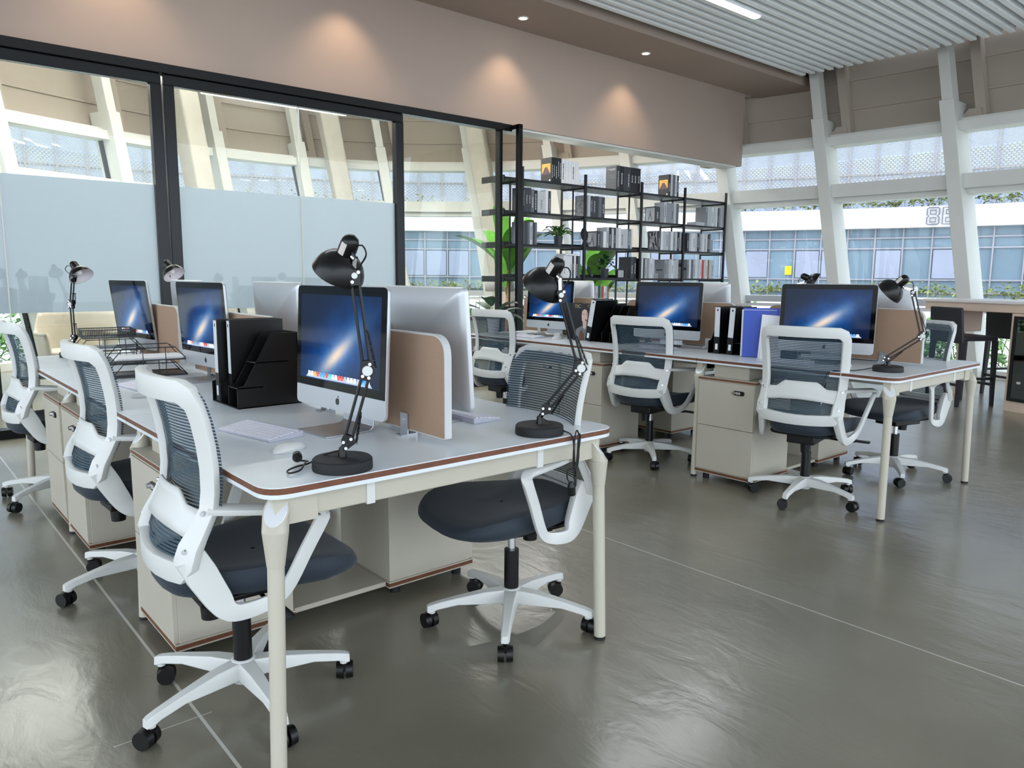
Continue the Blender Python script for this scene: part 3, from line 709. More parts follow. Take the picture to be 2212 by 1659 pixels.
for a in [(1.13, 2.165, 182.9, 3, 'silver all-in-one computer nearest the camera, screen lit, behind the nearest lamp'),
          (1.205, 3.62, 184, -3, 'silver all-in-one computer in the middle of the front desk, screen facing left'),
          (1.20, 4.78, 187, -6, 'silver all-in-one computer at the far end of the front desk, screen facing left'),
          (1.42, 2.125, 3, 4, 'silver all-in-one computer seen from behind, right side of the front desk, nearest'),
          (1.52, 3.47, 0, 3, 'silver all-in-one computer seen from behind, middle of the front desk\'s right side'),
          (1.44, 4.52, 0, 3, 'silver all-in-one computer seen from behind at the far end of the front desk'),
          (4.252, 2.164, 194, 3.6, 'silver all-in-one computer with bright galaxy screen at the near end of the rear desk'),
          (4.295, 3.346, 187.8, 3.5, 'silver all-in-one computer with galaxy screen in the middle of the rear desk'),
          (4.328, 4.585, 181.8, 3.2, 'silver all-in-one computer with galaxy screen at the far left of the rear desk'),
          (4.68, 2.10, 0, 3, 'silver all-in-one computer seen from behind at the near end of the rear desk'),
          (4.68, 3.35, 0, 3, 'silver all-in-one computer seen from behind in the middle of the rear desk'),
          (4.63, 4.62, 0, 3, 'silver all-in-one computer seen from behind at the far left of the rear desk')]: place_imac(*a)

KEYB = mat('white_keyboard_plastic', (188, 187, 200), .45, var=.01)
def make_keyboard():
    t = thing('keyboard', '', 'keyboard'); m = M()     # local: y along, user at -x
    X = Matrix(((1, 0, 0, 0), (0, 0, 1, 0), (0, 1, 0, 0), (0, 0, 0, 1)))
    m.prism([(-.06, 0), (.06, 0), (.06, .019), (.05, .0185), (-.06, .0055)], -.142, .142, 0, X); obj('case', m, KEYB, t, bevel=.002)
    m = M()
    for r_ in range(6):
        x = -.05 + r_ * .0182; z = .0068 + (x + .06) * .118
        n = 14; xs = [(-.136 + k * .0195, .0168) for k in range(n)]
        if r_ == 0: xs = [(-.136, .0168), (-.1165, .0168), (-.097, .0168), (-.0775, .022), (-.052, .1), (.052, .022), (.0775, .0168), (.097, .0168), (.1165, .0168)]
        for y, w in xs: m.box((x, y + w / 2, z), (.0155 if r_ < 5 else .009, w, .003), 0, 0, Matrix.Rotation(-.118, 4, 'Y'))
    obj('keys', m, mat('white_keys', (226, 224, 234), .5) if not bpy.data.materials.get('white_keys') else bpy.data.materials['white_keys'], t)
    return t
kb = make_keyboard(); ku = [False]
def place_kb(x, y, rz, label):
    if not ku[0]: ku[0] = True; kb.location = (x, y, .75); kb.rotation_euler.z = R(rz); kb['label'] = label
    else: dup(kb, (x, y, .75), R(rz), label)
for a in [(.912, 2.275, 11, 'thin white keyboard in front of the nearest computer'), (.90, 3.53, 6, 'thin white keyboard in the middle of the front desk, left side'),
          (1.585, 2.115, 180, 'white keyboard on the right side of the front desk, behind the tan screen'),
          (4.10, 4.60, 3, 'white keyboard at the far left of the rear desk'), (4.13, 3.30, 3, 'white keyboard in the middle of the rear desk, behind the mesh chair'),
          (4.08, 2.30, 8, 'white keyboard at the near end of the rear desk, behind the mesh chair')]: place_kb(*a)
def make_mouse():
    t = thing('computer_mouse', '', 'mouse'); m = M(); rows = []
    for k in range(9):
        f = k / 8; r = cos(f * pi / 2) ** .55 if f < 1 else .02; z = .006 + .018 * sin(f * pi / 2)
        rows.append([(.056 * r * cos(a), .029 * r * sin(a), z - .006 * (.056 * r * cos(a) / .056) ** 2) for a in [2 * pi * i / 24 for i in range(24)]])
    m.grid([[(x * .92, y * .9, 0) for x, y, z in rows[0]]] + rows, 0, True, True); obj('shell', m, WHITE_PL, t)
    m = M(); m.lathe([(.0001, .0005), (.05, .0005), (.05, .004)], 24, 0, Matrix.Diagonal((.98, .5, 1, 1))); obj('base', m, ALU, t)
    return t
ms = make_mouse()
MS = [(.885, 2.0, 200, 'white mouse beside the nearest keyboard and lamp base'), (.845, 3.26, 190, 'white mouse in the middle of the front desk'), (4.19, 4.335, 185, 'white mouse at the far left of the rear desk'), (4.16, 1.985, 185, 'white mouse at the near end of the rear desk, beside the lamp')]
for i, (x, y, rz, l) in enumerate(MS):
    if i == 0: ms.location = (x, y, .75); ms.rotation_euler.z = R(rz - 180); ms['label'] = l
    else: dup(ms, (x, y, .75), R(rz - 180), l)

# ------------------------------------------------------------------ articulated lamps
def lamp(x, y, sh, el, wr, cap, mouth, label, cord=None, plug=None, sticker=True, rb=.076):
    base = Vector((x, y, .75)); t = thing('desk_lamp', label, 'desk lamp', base)
    L_ = lambda p: Vector(p) - base
    sh, el, wr, cap, mouth = map(L_, (sh, el, wr, cap, mouth))
    m = M(); m.lathe([(.0001, .0), (rb, .0), (rb + .001, .004), (rb, .026), (rb - .004, .030), (.03, .031), (.0001, .031)], 40); obj('base', m, BLACK_RUBBER, t)
    m = M(); m.cyl((0, 0, .031), (0, 0, .055), .011, .0085, 14); m.cyl((0, 0, .05), sh, .0075, n=12); obj('stem', m, BLACK_SATIN, t)
    side = (el - sh).cross(wr - el); side = side.normalized() if side.length > 1e-4 else Vector((1, 0, 0))
    if side.dot(base) > 0: side = -side
    def arm(a, b, name, lo=.0):
        d = (b - a).normalized(); p = d.cross(side).normalized(); m = M()
        for s in (-1, 1): m.sweep([a + p * .009 * s, b + p * .009 * s], rrect(.0075, .0085, .002, 1), side)
        o = obj(name, m, BLACK_SATIN, t); l = (b - a).length
        m = M(); q0, q1 = a + d * l * .02 + p * .022, a + d * l * .42 + p * .0135
        for s in (-1, 1):
            pts = [q0.lerp(q1, i / 60) + side * (.008 * s) + (p * cos(i * 1.9) + side * sin(i * 1.9)) * .0032 for i in range(61)]; m.tube(pts, .0011, 4)
        m.cyl(q1 - side * .014, q1 + side * .014, .0025, n=8); obj('spring', m, BLACK, o)
        return d, p
    d1, p1 = arm(sh, el, 'lower_arm'); d2, p2 = arm(el, wr, 'upper_arm')
    def plate(name, c, pts, disc):
        m = M(); hull = pts
        for s in (-1, 1):
            off = side * (.0105 * s); r_ = [c + q + off - side * .0012 for q in hull]; r2 = [c + q + off + side * .0012 for q in hull]; m.hexa(r_, r2)
        o = obj(name, m, BLACK_SATIN, t)
        m = M()
        for q in hull[::2] if len(hull) < 6 else hull[::3]: m.cyl(c + q * .62 - side * .014, c + q * .62 + side * .014, .0042, n=10)
        obj('bolt', m, CHROME, o)
        if disc:
            m = M(); m.cyl(c + side * .0118, c + side * .0155, disc, disc * .92, 20); m.cyl(c - side * .0118, c - side * .0155, disc, disc * .92, 20); obj('pivot_disc', m, WHITE_PL, o)
    plate('shoulder_joint', sh, [-d1 * .022, p1 * .02 + d1 * .004, d1 * .02 + p1 * .01, d1 * .02 - p1 * .012, -p1 * .016], None)
    hexv = [(-d1 * .026 + p1 * .013), (-d1 * .026 - p1 * .013), (d2 * .026 - p2 * .013), (d2 * .026 + p2 * .013)]
    cvx = sorted(hexv + [(d1 - d2).normalized() * .02], key=lambda q: math.atan2(q.dot(p1), q.dot(d1)))
    plate('elbow_joint', el, cvx, .0135)
    ax = (mouth - cap).normalized()
    plate('head_joint', wr, [-d2 * .024 - p2 * .012, -d2 * .024 + p2 * .012, d2 * .012 + p2 * .017, d2 * .016 - p2 * .01], .008)
    # shade: local z runs from the cap towards the mouth
    z = ax; xx = z.orthogonal().normalized(); yy = z.cross(xx); X = Matrix(((xx.x, yy.x, z.x, cap.x), (xx.y, yy.y, z.y, cap.y), (xx.z, yy.z, z.z, cap.z), (0, 0, 0, 1)))
    h = (mouth - cap).length; k = h / .105
    P = [(.0001, -.012), (.010, -.0105), (.018, -.005), (.0225, .005), (.024, .016), (.0245, .03), (.0235, .043), (.028, .047), (.040, .053), (.052, .064), (.061, .078), (.067, .092), (.0695, .105)]
    P = [(r_ * k, q * k) for r_, q in P]
    m = M(); m.lathe(P, 32, 0, X); sd = obj('lamp_shade', m, BLACK_SATIN, t)
    m = M(); m.lathe([(r_ - .0012, q) for r_, q in P[7:]], 32, 0, X); m.lathe([(.0001, .05 * k), (P[7][0] - .001, .05 * k)], 20, 0, X); obj('shade_lining', m, BULB, sd)
    m = M(); m.ball(X @ Vector((0, 0, .073 * k)), .019 * k, 8); obj('bulb', m, mat('opal_bulb', (236, 232, 226), .3) if not bpy.data.materials.get('opal_bulb') else bpy.data.materials['opal_bulb'], t)
    e = X @ Vector((0, 0, .04 * k)); tow = (wr - e); tow = (tow - z * tow.dot(z)).normalized(); f = X @ Vector((0, 0, .036 * k)) + tow * .023 * k
    m = M(); m.cyl(f, f + tow * .012, .008, n=12); m.sweep([f + tow * .01, wr + d2 * .012], rect(.010, .007), side); obj('head_bracket', m, CHROME, t)
    if sticker:
        m = M(); cam = (Vector((0, 0, 1.24)) - base - e); cam = (cam - z * cam.dot(z)).normalized(); c0 = (cam * cos(.55) + z.cross(cam) * sin(.55))
        rows = []
        for q in (.006, .04): rows.append([X @ Vector((0, 0, q * k)) + (c0 * cos(a) + z.cross(c0) * sin(a)) * (.0252 * k) for a in (-.35, -.12, .12, .35)])
        m.grid(rows); obj('label_sticker', m, STICKER, sd)
    top = X @ Vector((0, 0, .004 * k)) + tow * .022 * k
    path = smooth_path([top, top + tow * .018 - z * .012, top + tow * .036 + Vector((0, 0, -.004)), wr + tow * .012 + d2 * .02, wr + p2 * .004], 6)
    m = M(); m.tube(path, .0022, 6); obj('cord', m, BLACK, t)
    if cord:
        m = M(); m.tube(smooth_path([L_(c) for c in cord], 8), .0024, 6); o = obj('power_cord', m, BLACK, t)
        if plug:
            m = M(); a, b = L_(plug[0]), L_(plug[1]); d = (b - a).normalized(); u = d.orthogonal().normalized()
            m.cyl(a, a.lerp(b, .35), .007, .012, 12); m.cyl(a.lerp(b, .35), b, .013, .012, 12); obj('plug', m, BLACK, o)
            m = M()
            for s in (-1, 1): m.cyl(b + u * .006 * s, b + u * .006 * s + d * .017, .0018, n=8)
            obj('plug_pin', m, CHROME, o)
    return t
lamp(.904, 1.721, (.915, 1.714, .818), (.963, 1.689, 1.002), (.940, 1.703, 1.240), (.931, 1.698, 1.328), (.924, 1.757, 1.246),
     'black articulated lamp at the nearest corner of the front desk, head bowed to the left',
     [(.908, 1.716, .80), (.88, 1.76, .785), (.85, 1.80, .757), (.81, 1.79, .756), (.775, 1.765, .756), (.77, 1.74, .756), (.80, 1.745, .758), (.835, 1.79, .764), (.85, 1.81, .760), (.822, 1.815, .766)], [(.825, 1.815, .768), (.838, 1.845, .772)])
lamp(1.595, 1.727, (1.607, 1.713, .826), (1.689, 1.641, .960), (1.641, 1.685, 1.185), (1.631, 1.688, 1.286), (1.629, 1.757, 1.205),
     'black articulated lamp at the right corner of the front desk, cord hanging over the edge',
     [(1.60, 1.722, .80), (1.615, 1.70, .785), (1.635, 1.665, .765), (1.648, 1.632, .745), (1.655, 1.627, .65), (1.66, 1.627, .62), (1.672, 1.627, .68), (1.668, 1.626, .755), (1.655, 1.625, .76), (1.648, 1.627, .68), (1.655, 1.622, .59), (1.662, 1.624, .66), (1.675, 1.625, .74), (1.664, 1.622, .75), (1.655, 1.622, .66), (1.628, 1.63, .645), (1.63, 1.632, .615), (1.641, 1.628, .603)],
     [(1.641, 1.628, .605), (1.648, 1.63, .562)])
lamp(4.151, 1.75, (4.145, 1.763, .817), (4.209, 1.611, .945), (4.187, 1.668, 1.172), (4.171, 1.704, 1.246), (4.165, 1.785, 1.168),
     'black articulated lamp at the near corner of the rear desk',
     [(4.148, 1.755, .80), (4.12, 1.79, .775), (4.03, 1.86, .754), (3.95, 1.915, .754), (3.89, 1.945, .745), (3.868, 1.955, .70), (3.86, 1.96, .66), (3.878, 1.965, .64), (3.865, 1.945, .69), (3.855, 1.95, .62)], [(3.855, 1.95, .625), (3.85, 1.955, .585)])
lamp(.939, 5.1, (.944, 5.099, .861), (.945, 5.11, 1.06), (.962, 5.096, 1.215), (.972, 5.12, 1.30), (1.0, 5.06, 1.222),
     'black articulated lamp at the far left end of the front desk, white inside the shade', None, None, False)
lamp(1.50, 4.98, (1.505, 4.99, .83), (1.53, 5.05, 1.02), (1.47, 4.995, 1.22), (1.452, 4.98, 1.312), (1.478, 4.92, 1.235),
     'black articulated lamp behind the computers at the far end, head against the black frame', None, None, False)
lamp(4.86, 2.53, (4.85, 2.55, .82), (4.92, 2.66, .97), (4.80, 2.66, 1.19), (4.80, 2.625, 1.258), (4.838, 2.55, 1.215),
     'black articulated lamp peeping over the computer at the near end of the rear desk', None, None, False)

# ------------------------------------------------------------------ things on the desks
def organizer(x, y, wy, label, mat_=None):
    """black magazine organizer opening towards -x; local y = 0 at its +y side"""
    t = thing('magazine_organizer', label, 'organizer', (x, y, .75)); mm = mat_ or BLACK
    X = Matrix(((1, 0, 0, 0), (0, 0, 1, 0), (0, 1, 0, 0), (0, 0, 0, 1)))
    side = [(0, 0), (.25, 0), (.25, .275), (.135, .275), (.03, .088), (0, .078)]
    m = M(); m.bx(0, .25, -wy, 0, .0, .004); m.bx(.246, .25, -wy, 0, .004, .275); obj('shell', m, mm, t)
    for k in range(4):
        yy = -wy + .004 + (wy - .004) * k / 3; m = M(); m.prism(side, yy - .004, yy, 0, X); obj('divider', m, mm, t)
    m = M(); m.bx(.002, .10, -wy, -wy + wy / 3, .074, .078); m.bx(.07, .2, -wy, -wy + wy / 3, .165, .169); obj('step', m, mm, t)
    return t
def binder(x, y, h, th, lean, label, spine=(206, 208, 212), rz=0, depth=.24, dark=.35):
    """ring binder: spine faces -x, thickness along y"""
    t = thing('ring_binder', label, 'binder', (x, y, .7555)); t.rotation_euler = (R(lean), 0, R(rz))
    m = M(); m.bx(.004, depth, -th / 2, -th / 2 + .003, 0, h); m.bx(.004, depth, th / 2 - .003, th / 2, 0, h); obj('cover', m, BLACK, t)
    m = M(); m.bx(0, .004, -th / 2, th / 2, 0, h); sp = obj('spine', m, BLACK, t)
    m = M(); m.bx(-.0008, 0, -th / 2 + .002, th / 2 - .002, h * dark, h - .004); obj('spine_label', m, mat('binder_label', spine, .45) if not bpy.data.materials.get('binder_label') else bpy.data.materials['binder_label'], sp)
    m = M(); m.bx(-.001, 0, -th * .22, th * .22, .022, .06); obj('size_mark', m, PAPER, sp)
    m = M(); m.bx(-.0014, -.0008, -th * .12, th * .12, h - .028, h - .016); obj('finger_hole', m, BLACK, sp)
    m = M(); m.bx(.01, depth - .012, -th / 2 + .004, th / 2 - .004, .005, h - .008); obj('pages', m, PAPER, t)
    return t
organizer(1.018, 2.992, .26, 'black acrylic magazine organizer beside the nearest computer, front desk')
binder(1.022, 2.943, .315, .036, 0, 'black ring binder with pale spine in the front desk organizer')
binder(1.05, 2.882, .315, .03, 0, 'plain black ring binder behind the pale-spined one in the front desk organizer', (40, 41, 44), 0, .21)
organizer(4.225, 2.945, .245, 'black organizer holding two binders between computers on the rear desk')
binder(4.212, 2.872, .30, .042, 0, 'black ring binder with silver upper spine, left of the pair by the blue folder', (186, 190, 198))
binder(4.212, 2.775, .30, .042, 3, 'black ring binder with lilac-grey upper spine, next to the blue folder', (172, 174, 204))
t = thing('document_folder', 'upright bright blue plastic folder leaning by the binders on the rear desk', 'folder', (4.19, 2.672, .7505)); t.rotation_euler = (R(-4), 0, R(-58))
m = M(); m.bx(0, .22, -.004, .004, 0, .305); obj('cover', m, BLUEF, t, bevel=.002)
m = M(); m.bx(.004, .225, -.03, -.026, 0, .29); obj('back_cover', m, BLUEF, t)
m = M()
for k in range(3): m.bx(.002 - .004 * k, .2, -.012 - k * .005, -.010 - k * .005, .002, .285 + .004 * k)
obj('loose_sheets', m, PAPER, t)
for k, (yy, ln, h) in enumerate(((2.60, 9, .27), (2.585, 14, .255))):
    t = thing('paper_sheaf', ['white sheaf of paper leaning beside the blue folder', 'slanting white sheaf of paper nearest the lit galaxy screen'][k], 'paper', (4.17, yy - .055, .7505)); t.rotation_euler = (R(-ln * .5), R(4), R(-52))
    m = M(); m.bx(0, .12, -.003, .003, 0, h - .03 * k); obj('sheets', m, PAPER, t)
t = thing('tablet_case', 'dark blue case standing behind the white papers on the rear desk', 'case', (4.22, 2.53, .7505)); t.rotation_euler = (R(-6), 0, R(-50))
m = M(); m.prism(rrect(.19, .23, .012), -.008, .008, 0, Matrix.Translation((.1, 0, .115)) @ Matrix.Rotation(pi / 2, 4, 'X')); obj('shell', m, mat('midnight_case', (26, 34, 58), .5, var=.05), t)

organizer(4.235, 3.985, .24, 'black organizer on the rear desk holding the fashion magazine')
binder(4.21, 4.03, .32, .05, 11, 'black ring binder with grey spine leaning beside the magazine', (168, 170, 174))
def mag(x, y, lean, label, title=False, rz=0, c=(26, 27, 31)):
    t = thing('magazine', label, 'magazine', (x, y, .7555)); t.rotation_euler = (R(lean), 0, R(rz))
    m = M(); m.bx(0, .215, -.0045, .0045, 0, .285); obj('pages', m, PAPER, t)
    m = M(); m.bx(-.001, .216, -.0062, -.0046, 0, .286); m.bx(-.001, .216, .0046, .0062, 0, .286); m.bx(-.002, -.001, -.006, .006, 0, .286)
    cv = obj('cover', m, mat('magazine_cover', c, .25) if not bpy.data.materials.get('magazine_cover') else bpy.data.materials['magazine_cover'], t, bevel=.0)
    return t, cv
mag(4.19, 4.215, -14, 'slim magazine with silver edges leaning left of the fashion magazine')
t, cv = mag(4.235, 4.09, 0, 'fashion magazine with a dark-haired woman and gold title on its black cover', True, -38)
t.location = (4.215, 4.19, .7505); t.rotation_euler = (0, 0, R(-58)); t.scale = (.88, 1, 1)
def flat(name, pts, mt, d, par):
    m = M(); m.hexa([(p[0], -.0062 - d, p[1]) for p in pts], [(p[0], -.0062, p[1]) for p in pts]); return obj(name, m, mt, par)
SK = mat('printed_skin', (226, 194, 178), .35); HAIR = mat('printed_black_hair', (12, 11, 13), .35); JK = mat('printed_grey_jacket', (120, 120, 126), .35); BR = mat('printed_brown', (104, 62, 44), .35); GOLD = mat('printed_gold', (190, 158, 84), .35); LIP = mat('printed_lip', (150, 62, 58), .35)
el = lambda cx, cz, a, b, n=20: [(cx + a * cos(2 * pi * i / n), cz + b * sin(2 * pi * i / n)) for i in range(n)]
text('cover_title', 'TIC', .036, GOLD, cv, (.042, -.0066, .262), (pi / 2, 0, 0), .0002); text('cover_title', 'OUR', .036, GOLD, cv, (.168, -.0066, .262), (pi / 2, 0, 0), .0002)
flat('portrait_hair', [(.06, .02), (.075, .12), (.065, .2), (.085, .262), (.115, .275), (.145, .25), (.152, .19), (.148, .1), (.16, .02)], HAIR, .0006, cv)
flat('portrait_jacket', [(.02, .002), (.03, .085), (.075, .11), (.12, .10), (.165, .06), (.185, .002)], JK, .0009, cv)
flat('portrait_jacket_trim', [(.055, .002), (.06, .06), (.078, .085), (.1, .05), (.105, .002)], BR, .0012, cv)
flat('portrait_neck', [(.09, .10), (.088, .15), (.125, .15), (.122, .105), (.108, .085)], SK, .0014, cv)
flat('portrait_face', [(.082, .15), (.078, .19), (.083, .225), (.1, .24), (.122, .235), (.133, .205), (.131, .165), (.118, .14), (.1, .132)], SK, .0017, cv)
flat('portrait_lock', [(.124, .02), (.128, .14), (.136, .22), (.118, .25), (.15, .245), (.158, .15), (.15, .02)], HAIR, .002, cv)
flat('portrait_lips', el(.118, .157, .009, .005), LIP, .002, cv)
for a in ((.096, .2), (.121, .198)): flat('portrait_eye', el(*a, .006, .0022), HAIR, .002, cv); flat('portrait_brow', [(a[0] - .008, a[1] + .009), (a[0] + .008, a[1] + .011), (a[0] + .008, a[1] + .0125), (a[0] - .008, a[1] + .0105)], HAIR, .002, cv)

# two-tier wire letter trays
WIRE = mat('black_wire', (18, 18, 20), .35, var=.1)
def tray(x, y, rz, label):
    t = thing('letter_tray', label, 'letter tray', (x, y, .75), R(rz))
    for k in range(2):
        z0 = .004 + k * .075; m = M(); hx, hy = .165, .12
        m.bx(-hx, hx, -hy, hy, z0 - .003, z0 - .001, 0)
        for sx in (-1, 1): m.tube([(sx * hx, -hy, z0), (sx * hx, hy, z0)], .0028, 5)
        for sy in (-1, 1): m.tube([(-hx, sy * hy, z0), (hx, sy * hy, z0)], .0028, 5)
        obj('shelf', m, WIRE, t)
        m = M(); z1 = z0 + .06
        for sy in (-1, 1):
            m.tube([(-hx, sy * hy, z0), (-hx + .05, sy * hy, z1), (hx - .05, sy * hy, z1), (hx, sy * hy, z0)], .0024, 5)
            for xx in (-.03, .07): m.tube([(xx, sy * hy, z0), (xx, sy * hy, z1 + (.015 if k == 0 else 0))], .0022, 5)
        m.tube([(hx - .05, -hy, z1), (hx - .05, hy, z1)], .0022, 5); m.tube([(-hx + .05, -hy, z1), (-hx + .05, -hy + .05, z1)], .0022, 5)
        obj('wire_rail', m, WIRE, t)
    return t
tray(1.05, 4.00, -8, 'black wire letter tray holding white paper, middle of the front desk')
t = thing('paper_stack', 'stack of white paper on the upper tier of the nearer wire tray', 'paper', (1.05, 4.00, .8315), R(-8)); m = M()
for k in range(4): m.box((.003 * k, .002 * (k % 2), .001 + k * .0022), (.297, .21, .002), 0, .01 * (k % 3))
obj('sheets', m, PAPER, t)
tray(1.02, 4.62, -6, 'black wire letter tray holding a dark magazine, far part of the front desk')
t = thing('magazine', 'dark glossy magazine lying on the farther wire tray', 'magazine', (1.0, 4.62, .832), R(-10)); m = M(); m.box((0, 0, .004), (.30, .215, .008)); obj('pages', m, PAPER, t); m = M(); m.box((0, 0, .0092), (.302, .217, .002)); c_ = obj('cover', m, bpy.data.materials['magazine_cover'], t)
m = M(); m.box((.03, .0, .0106), (.16, .12, .0006), 0, .2); obj('cover_photo', m, mat('printed_grey_photo', (120, 122, 126), .3, var=.5, vscale=40), c_)
def mesh_box(x, y, z, rz, label):
    t = thing('mesh_desk_tray', label, 'desk tray', (x, y, z), R(rz)); m = M(); m.bx(-.13, .13, -.1, .1, 0, .002); obj('bottom', m, WIRE, t)
    for sx, sy in ((1, 0), (-1, 0), (0, 1), (0, -1)):
        m = M()
        if sx:
            for zz in (.004, .046): m.tube([(sx * .13, -.1, zz), (sx * .13, .1, zz)], .003, 5)
            for k in range(26): m.bx(sx * .13 - .0008, sx * .13 + .0008, -.1 + k * .008, -.097 + k * .008, .004, .046)
        else:
            for zz in (.004, .046): m.tube([(-.13, sy * .1, zz), (.13, sy * .1, zz)], .003, 5)
            for k in range(33): m.bx(-.13 + k * .008, -.127 + k * .008, sy * .1 - .0008, sy * .1 + .0008, .004, .046)
        obj('mesh_side', m, WIRE, t)
mesh_box(1.02, 4.63, .893, -6, 'black mesh tray stacked on top of the farther wire letter tray')
# cables and small white things at the far left of the rear desk
m = M(); m.tube(smooth_path([(4.42, 4.95, .755), (4.36, 4.9, .754), (4.32, 4.82, .754), (4.38, 4.78, .755), (4.30, 4.74, .754), (4.36, 4.62, .754), (4.42, 4.56, .754)], 6), .003, 6); o = obj('cable', m, BLACK); tag(o, 'short black cable lying at the far left of the rear desk', 'cable')
t = thing('power_adapter', 'small white box beside the far left computer on the rear desk', 'adapter', (4.30, 4.44, .75), .2); m = M(); m.box((0, 0, .018), (.05, .06, .036)); obj('case', m, WHITE_PL, t, bevel=.004)
t = thing('notebook', 'white notepad with pen at the far left of the rear desk', 'notebook', (4.40, 4.88, .75), .3); m = M(); m.box((0, 0, .006), (.14, .2, .012)); obj('pages', m, PAPER, t)

# leafy plants
def leaf(mb, p, d, l, w, droop=.5, m=0, fold=.25, n=6, up=Vector((0, 0, 1))):
    p = Vector(p); d = Vector(d).normalized(); s = d.cross(up); s = s.normalized() if s.length > 1e-3 else Vector((1, 0, 0)); rows = []
    for i in range(n + 1):
        f = i / n; q = p + d * (l * f) + Vector((0, 0, -droop * l * f * f)); ww = w * (sin(pi * min(1, f * .93 + .05)) ** .75) * .5 if i < n else .0005
        rows.append([q - s * ww + up * (ww * fold), q, q + s * ww + up * (ww * fold)])
    mb.grid(rows, m)
def potted(name, label, loc, r, h, pot_m, n, l, wd, lm, spread=1., stem=.5, group=None, seed=1, droop=.6, double=None):
    t = thing(name, label, 'plant', loc, 0, group); rnd = random.Random(seed)
    m = M(); m.lathe([(.0001, 0), (r * .78, 0), (r, h), (r * .93, h), (r * .9, h * .9), (.0001, h * .9)], 24); obj('pot', m, pot_m, t)
    m = M(); m.lathe([(.0001, h * .902), (r * .89, h * .902)], 16); obj('soil', m, SOIL, t)
    st = M(); lf = M()
    for k in range(n):
        a = k * 2.4 + rnd.uniform(-.4, .4); e = rnd.uniform(.35, 1.25); d = Vector((cos(a) * cos(e) * spread, sin(a) * cos(e) * spread, sin(e)))
        b0 = Vector((rnd.uniform(-r, r) * .3, rnd.uniform(-r, r) * .3, h * .9)); b1 = b0 + d.normalized() * (l * stem * rnd.uniform(.6, 1.2))
        st.tube([b0, b0.lerp(b1, .5) + Vector((0, 0, .01)), b1], .0028 if l < .3 else .005, 5); d2 = Vector((d.x, d.y, d.z * .5))
        leaf(lf, b1, d2, l * rnd.uniform(.7, 1.1), wd * rnd.uniform(.8, 1.1), droop * rnd.uniform(.6, 1.3))
    obj('stem', st, LEAF, t); obj('leaves', lf, lm, t); return t
potted('potted_plant', 'broad-leaved dark plant in a pale pot at the far end of the rear desk', (4.12, 5.06, .75), .055, .13, POTG, 10, .26, .12, LEAF_D, 1, .45, seed=4, droop=.35)

# ------------------------------------------------------------------ open shelving with books
SHX, SHY = (6.05, 7.12, 8.22, 9.18, 10.2), (6.90, 7.10, 7.33); LV = [2.385, 2.005, 1.622, 1.223, .82, .42]
t = thing('bookshelf', 'tall open black metal bookshelf full of books behind the rear desk', 'bookshelf', (8.1, 7.1, 0)); O = Vector((8.1, 7.1, 0))
for x in SHX:
    m = M(); m.box((x - O.x, SHY[0] - O.y, 1.26), (.036, .022, 2.52)); obj('post', m, DARKG, t)
    m = M(); m.box((x - O.x, SHY[2] - O.y, 1.22), (.02, .02, 2.44)); obj('post', m, DARKG, t)
    if x < 10: m = M(); m.box((x - O.x, SHY[1] - O.y + .02, 1.2), (.016, .016, 2.36)); obj('post', m, DARKG, t)
for z in LV:
    m = M(); m.bx(5.80 - O.x, 10.22 - O.x, SHY[0] + .012 - O.y, SHY[2] - .01 - O.y, z - .026, z); obj('shelf_board', m, DARKG, t)
    for x in SHX: m = M(); m.box((x - O.x, 7.115 - O.y, z - .035), (.014, .42, .016)); obj('cross_bar', m, DARKG, t)
    if z < 2.3:
        m = M(); m.bx(6.1 - O.x, 10.15 - O.x, 7.315 - O.y, 7.319 - O.y, z + .001, z + .045); obj('back_lip', m, DARKG, t)
    m = M(); m.bx(5.78 - O.x, 5.80 - O.x, SHY[0] + .02 - O.y, SHY[2] - O.y, z - .05, z + .02); obj('end_cap', m, BLACK, t)
BK = {n: mat('book_' + n, c, .5, var=.04) for n, c in dict(black=(22, 23, 27), charcoal=(52, 55, 62), slate=(92, 98, 110), grey=(140, 144, 150), silver=(182, 185, 190), white=(214, 215, 219), cream=(214, 208, 198), red=(186, 36, 44), green=(76, 150, 100), blue=(150, 178, 200), brown=(120, 92, 74)).items()}
ORD = ['first', 'second', 'third', 'fourth', 'fifth', 'sixth', 'seventh', 'eighth', 'ninth', 'tenth', 'eleventh', 'twelfth', 'thirteenth']
TXT = {'black': 'white', 'charcoal': 'silver', 'slate': 'white', 'grey': 'black', 'silver': 'charcoal', 'white': 'charcoal', 'cream': 'charcoal', 'red': 'white', 'green': 'white', 'blue': 'white', 'brown': 'cream'}
rb = random.Random(11)
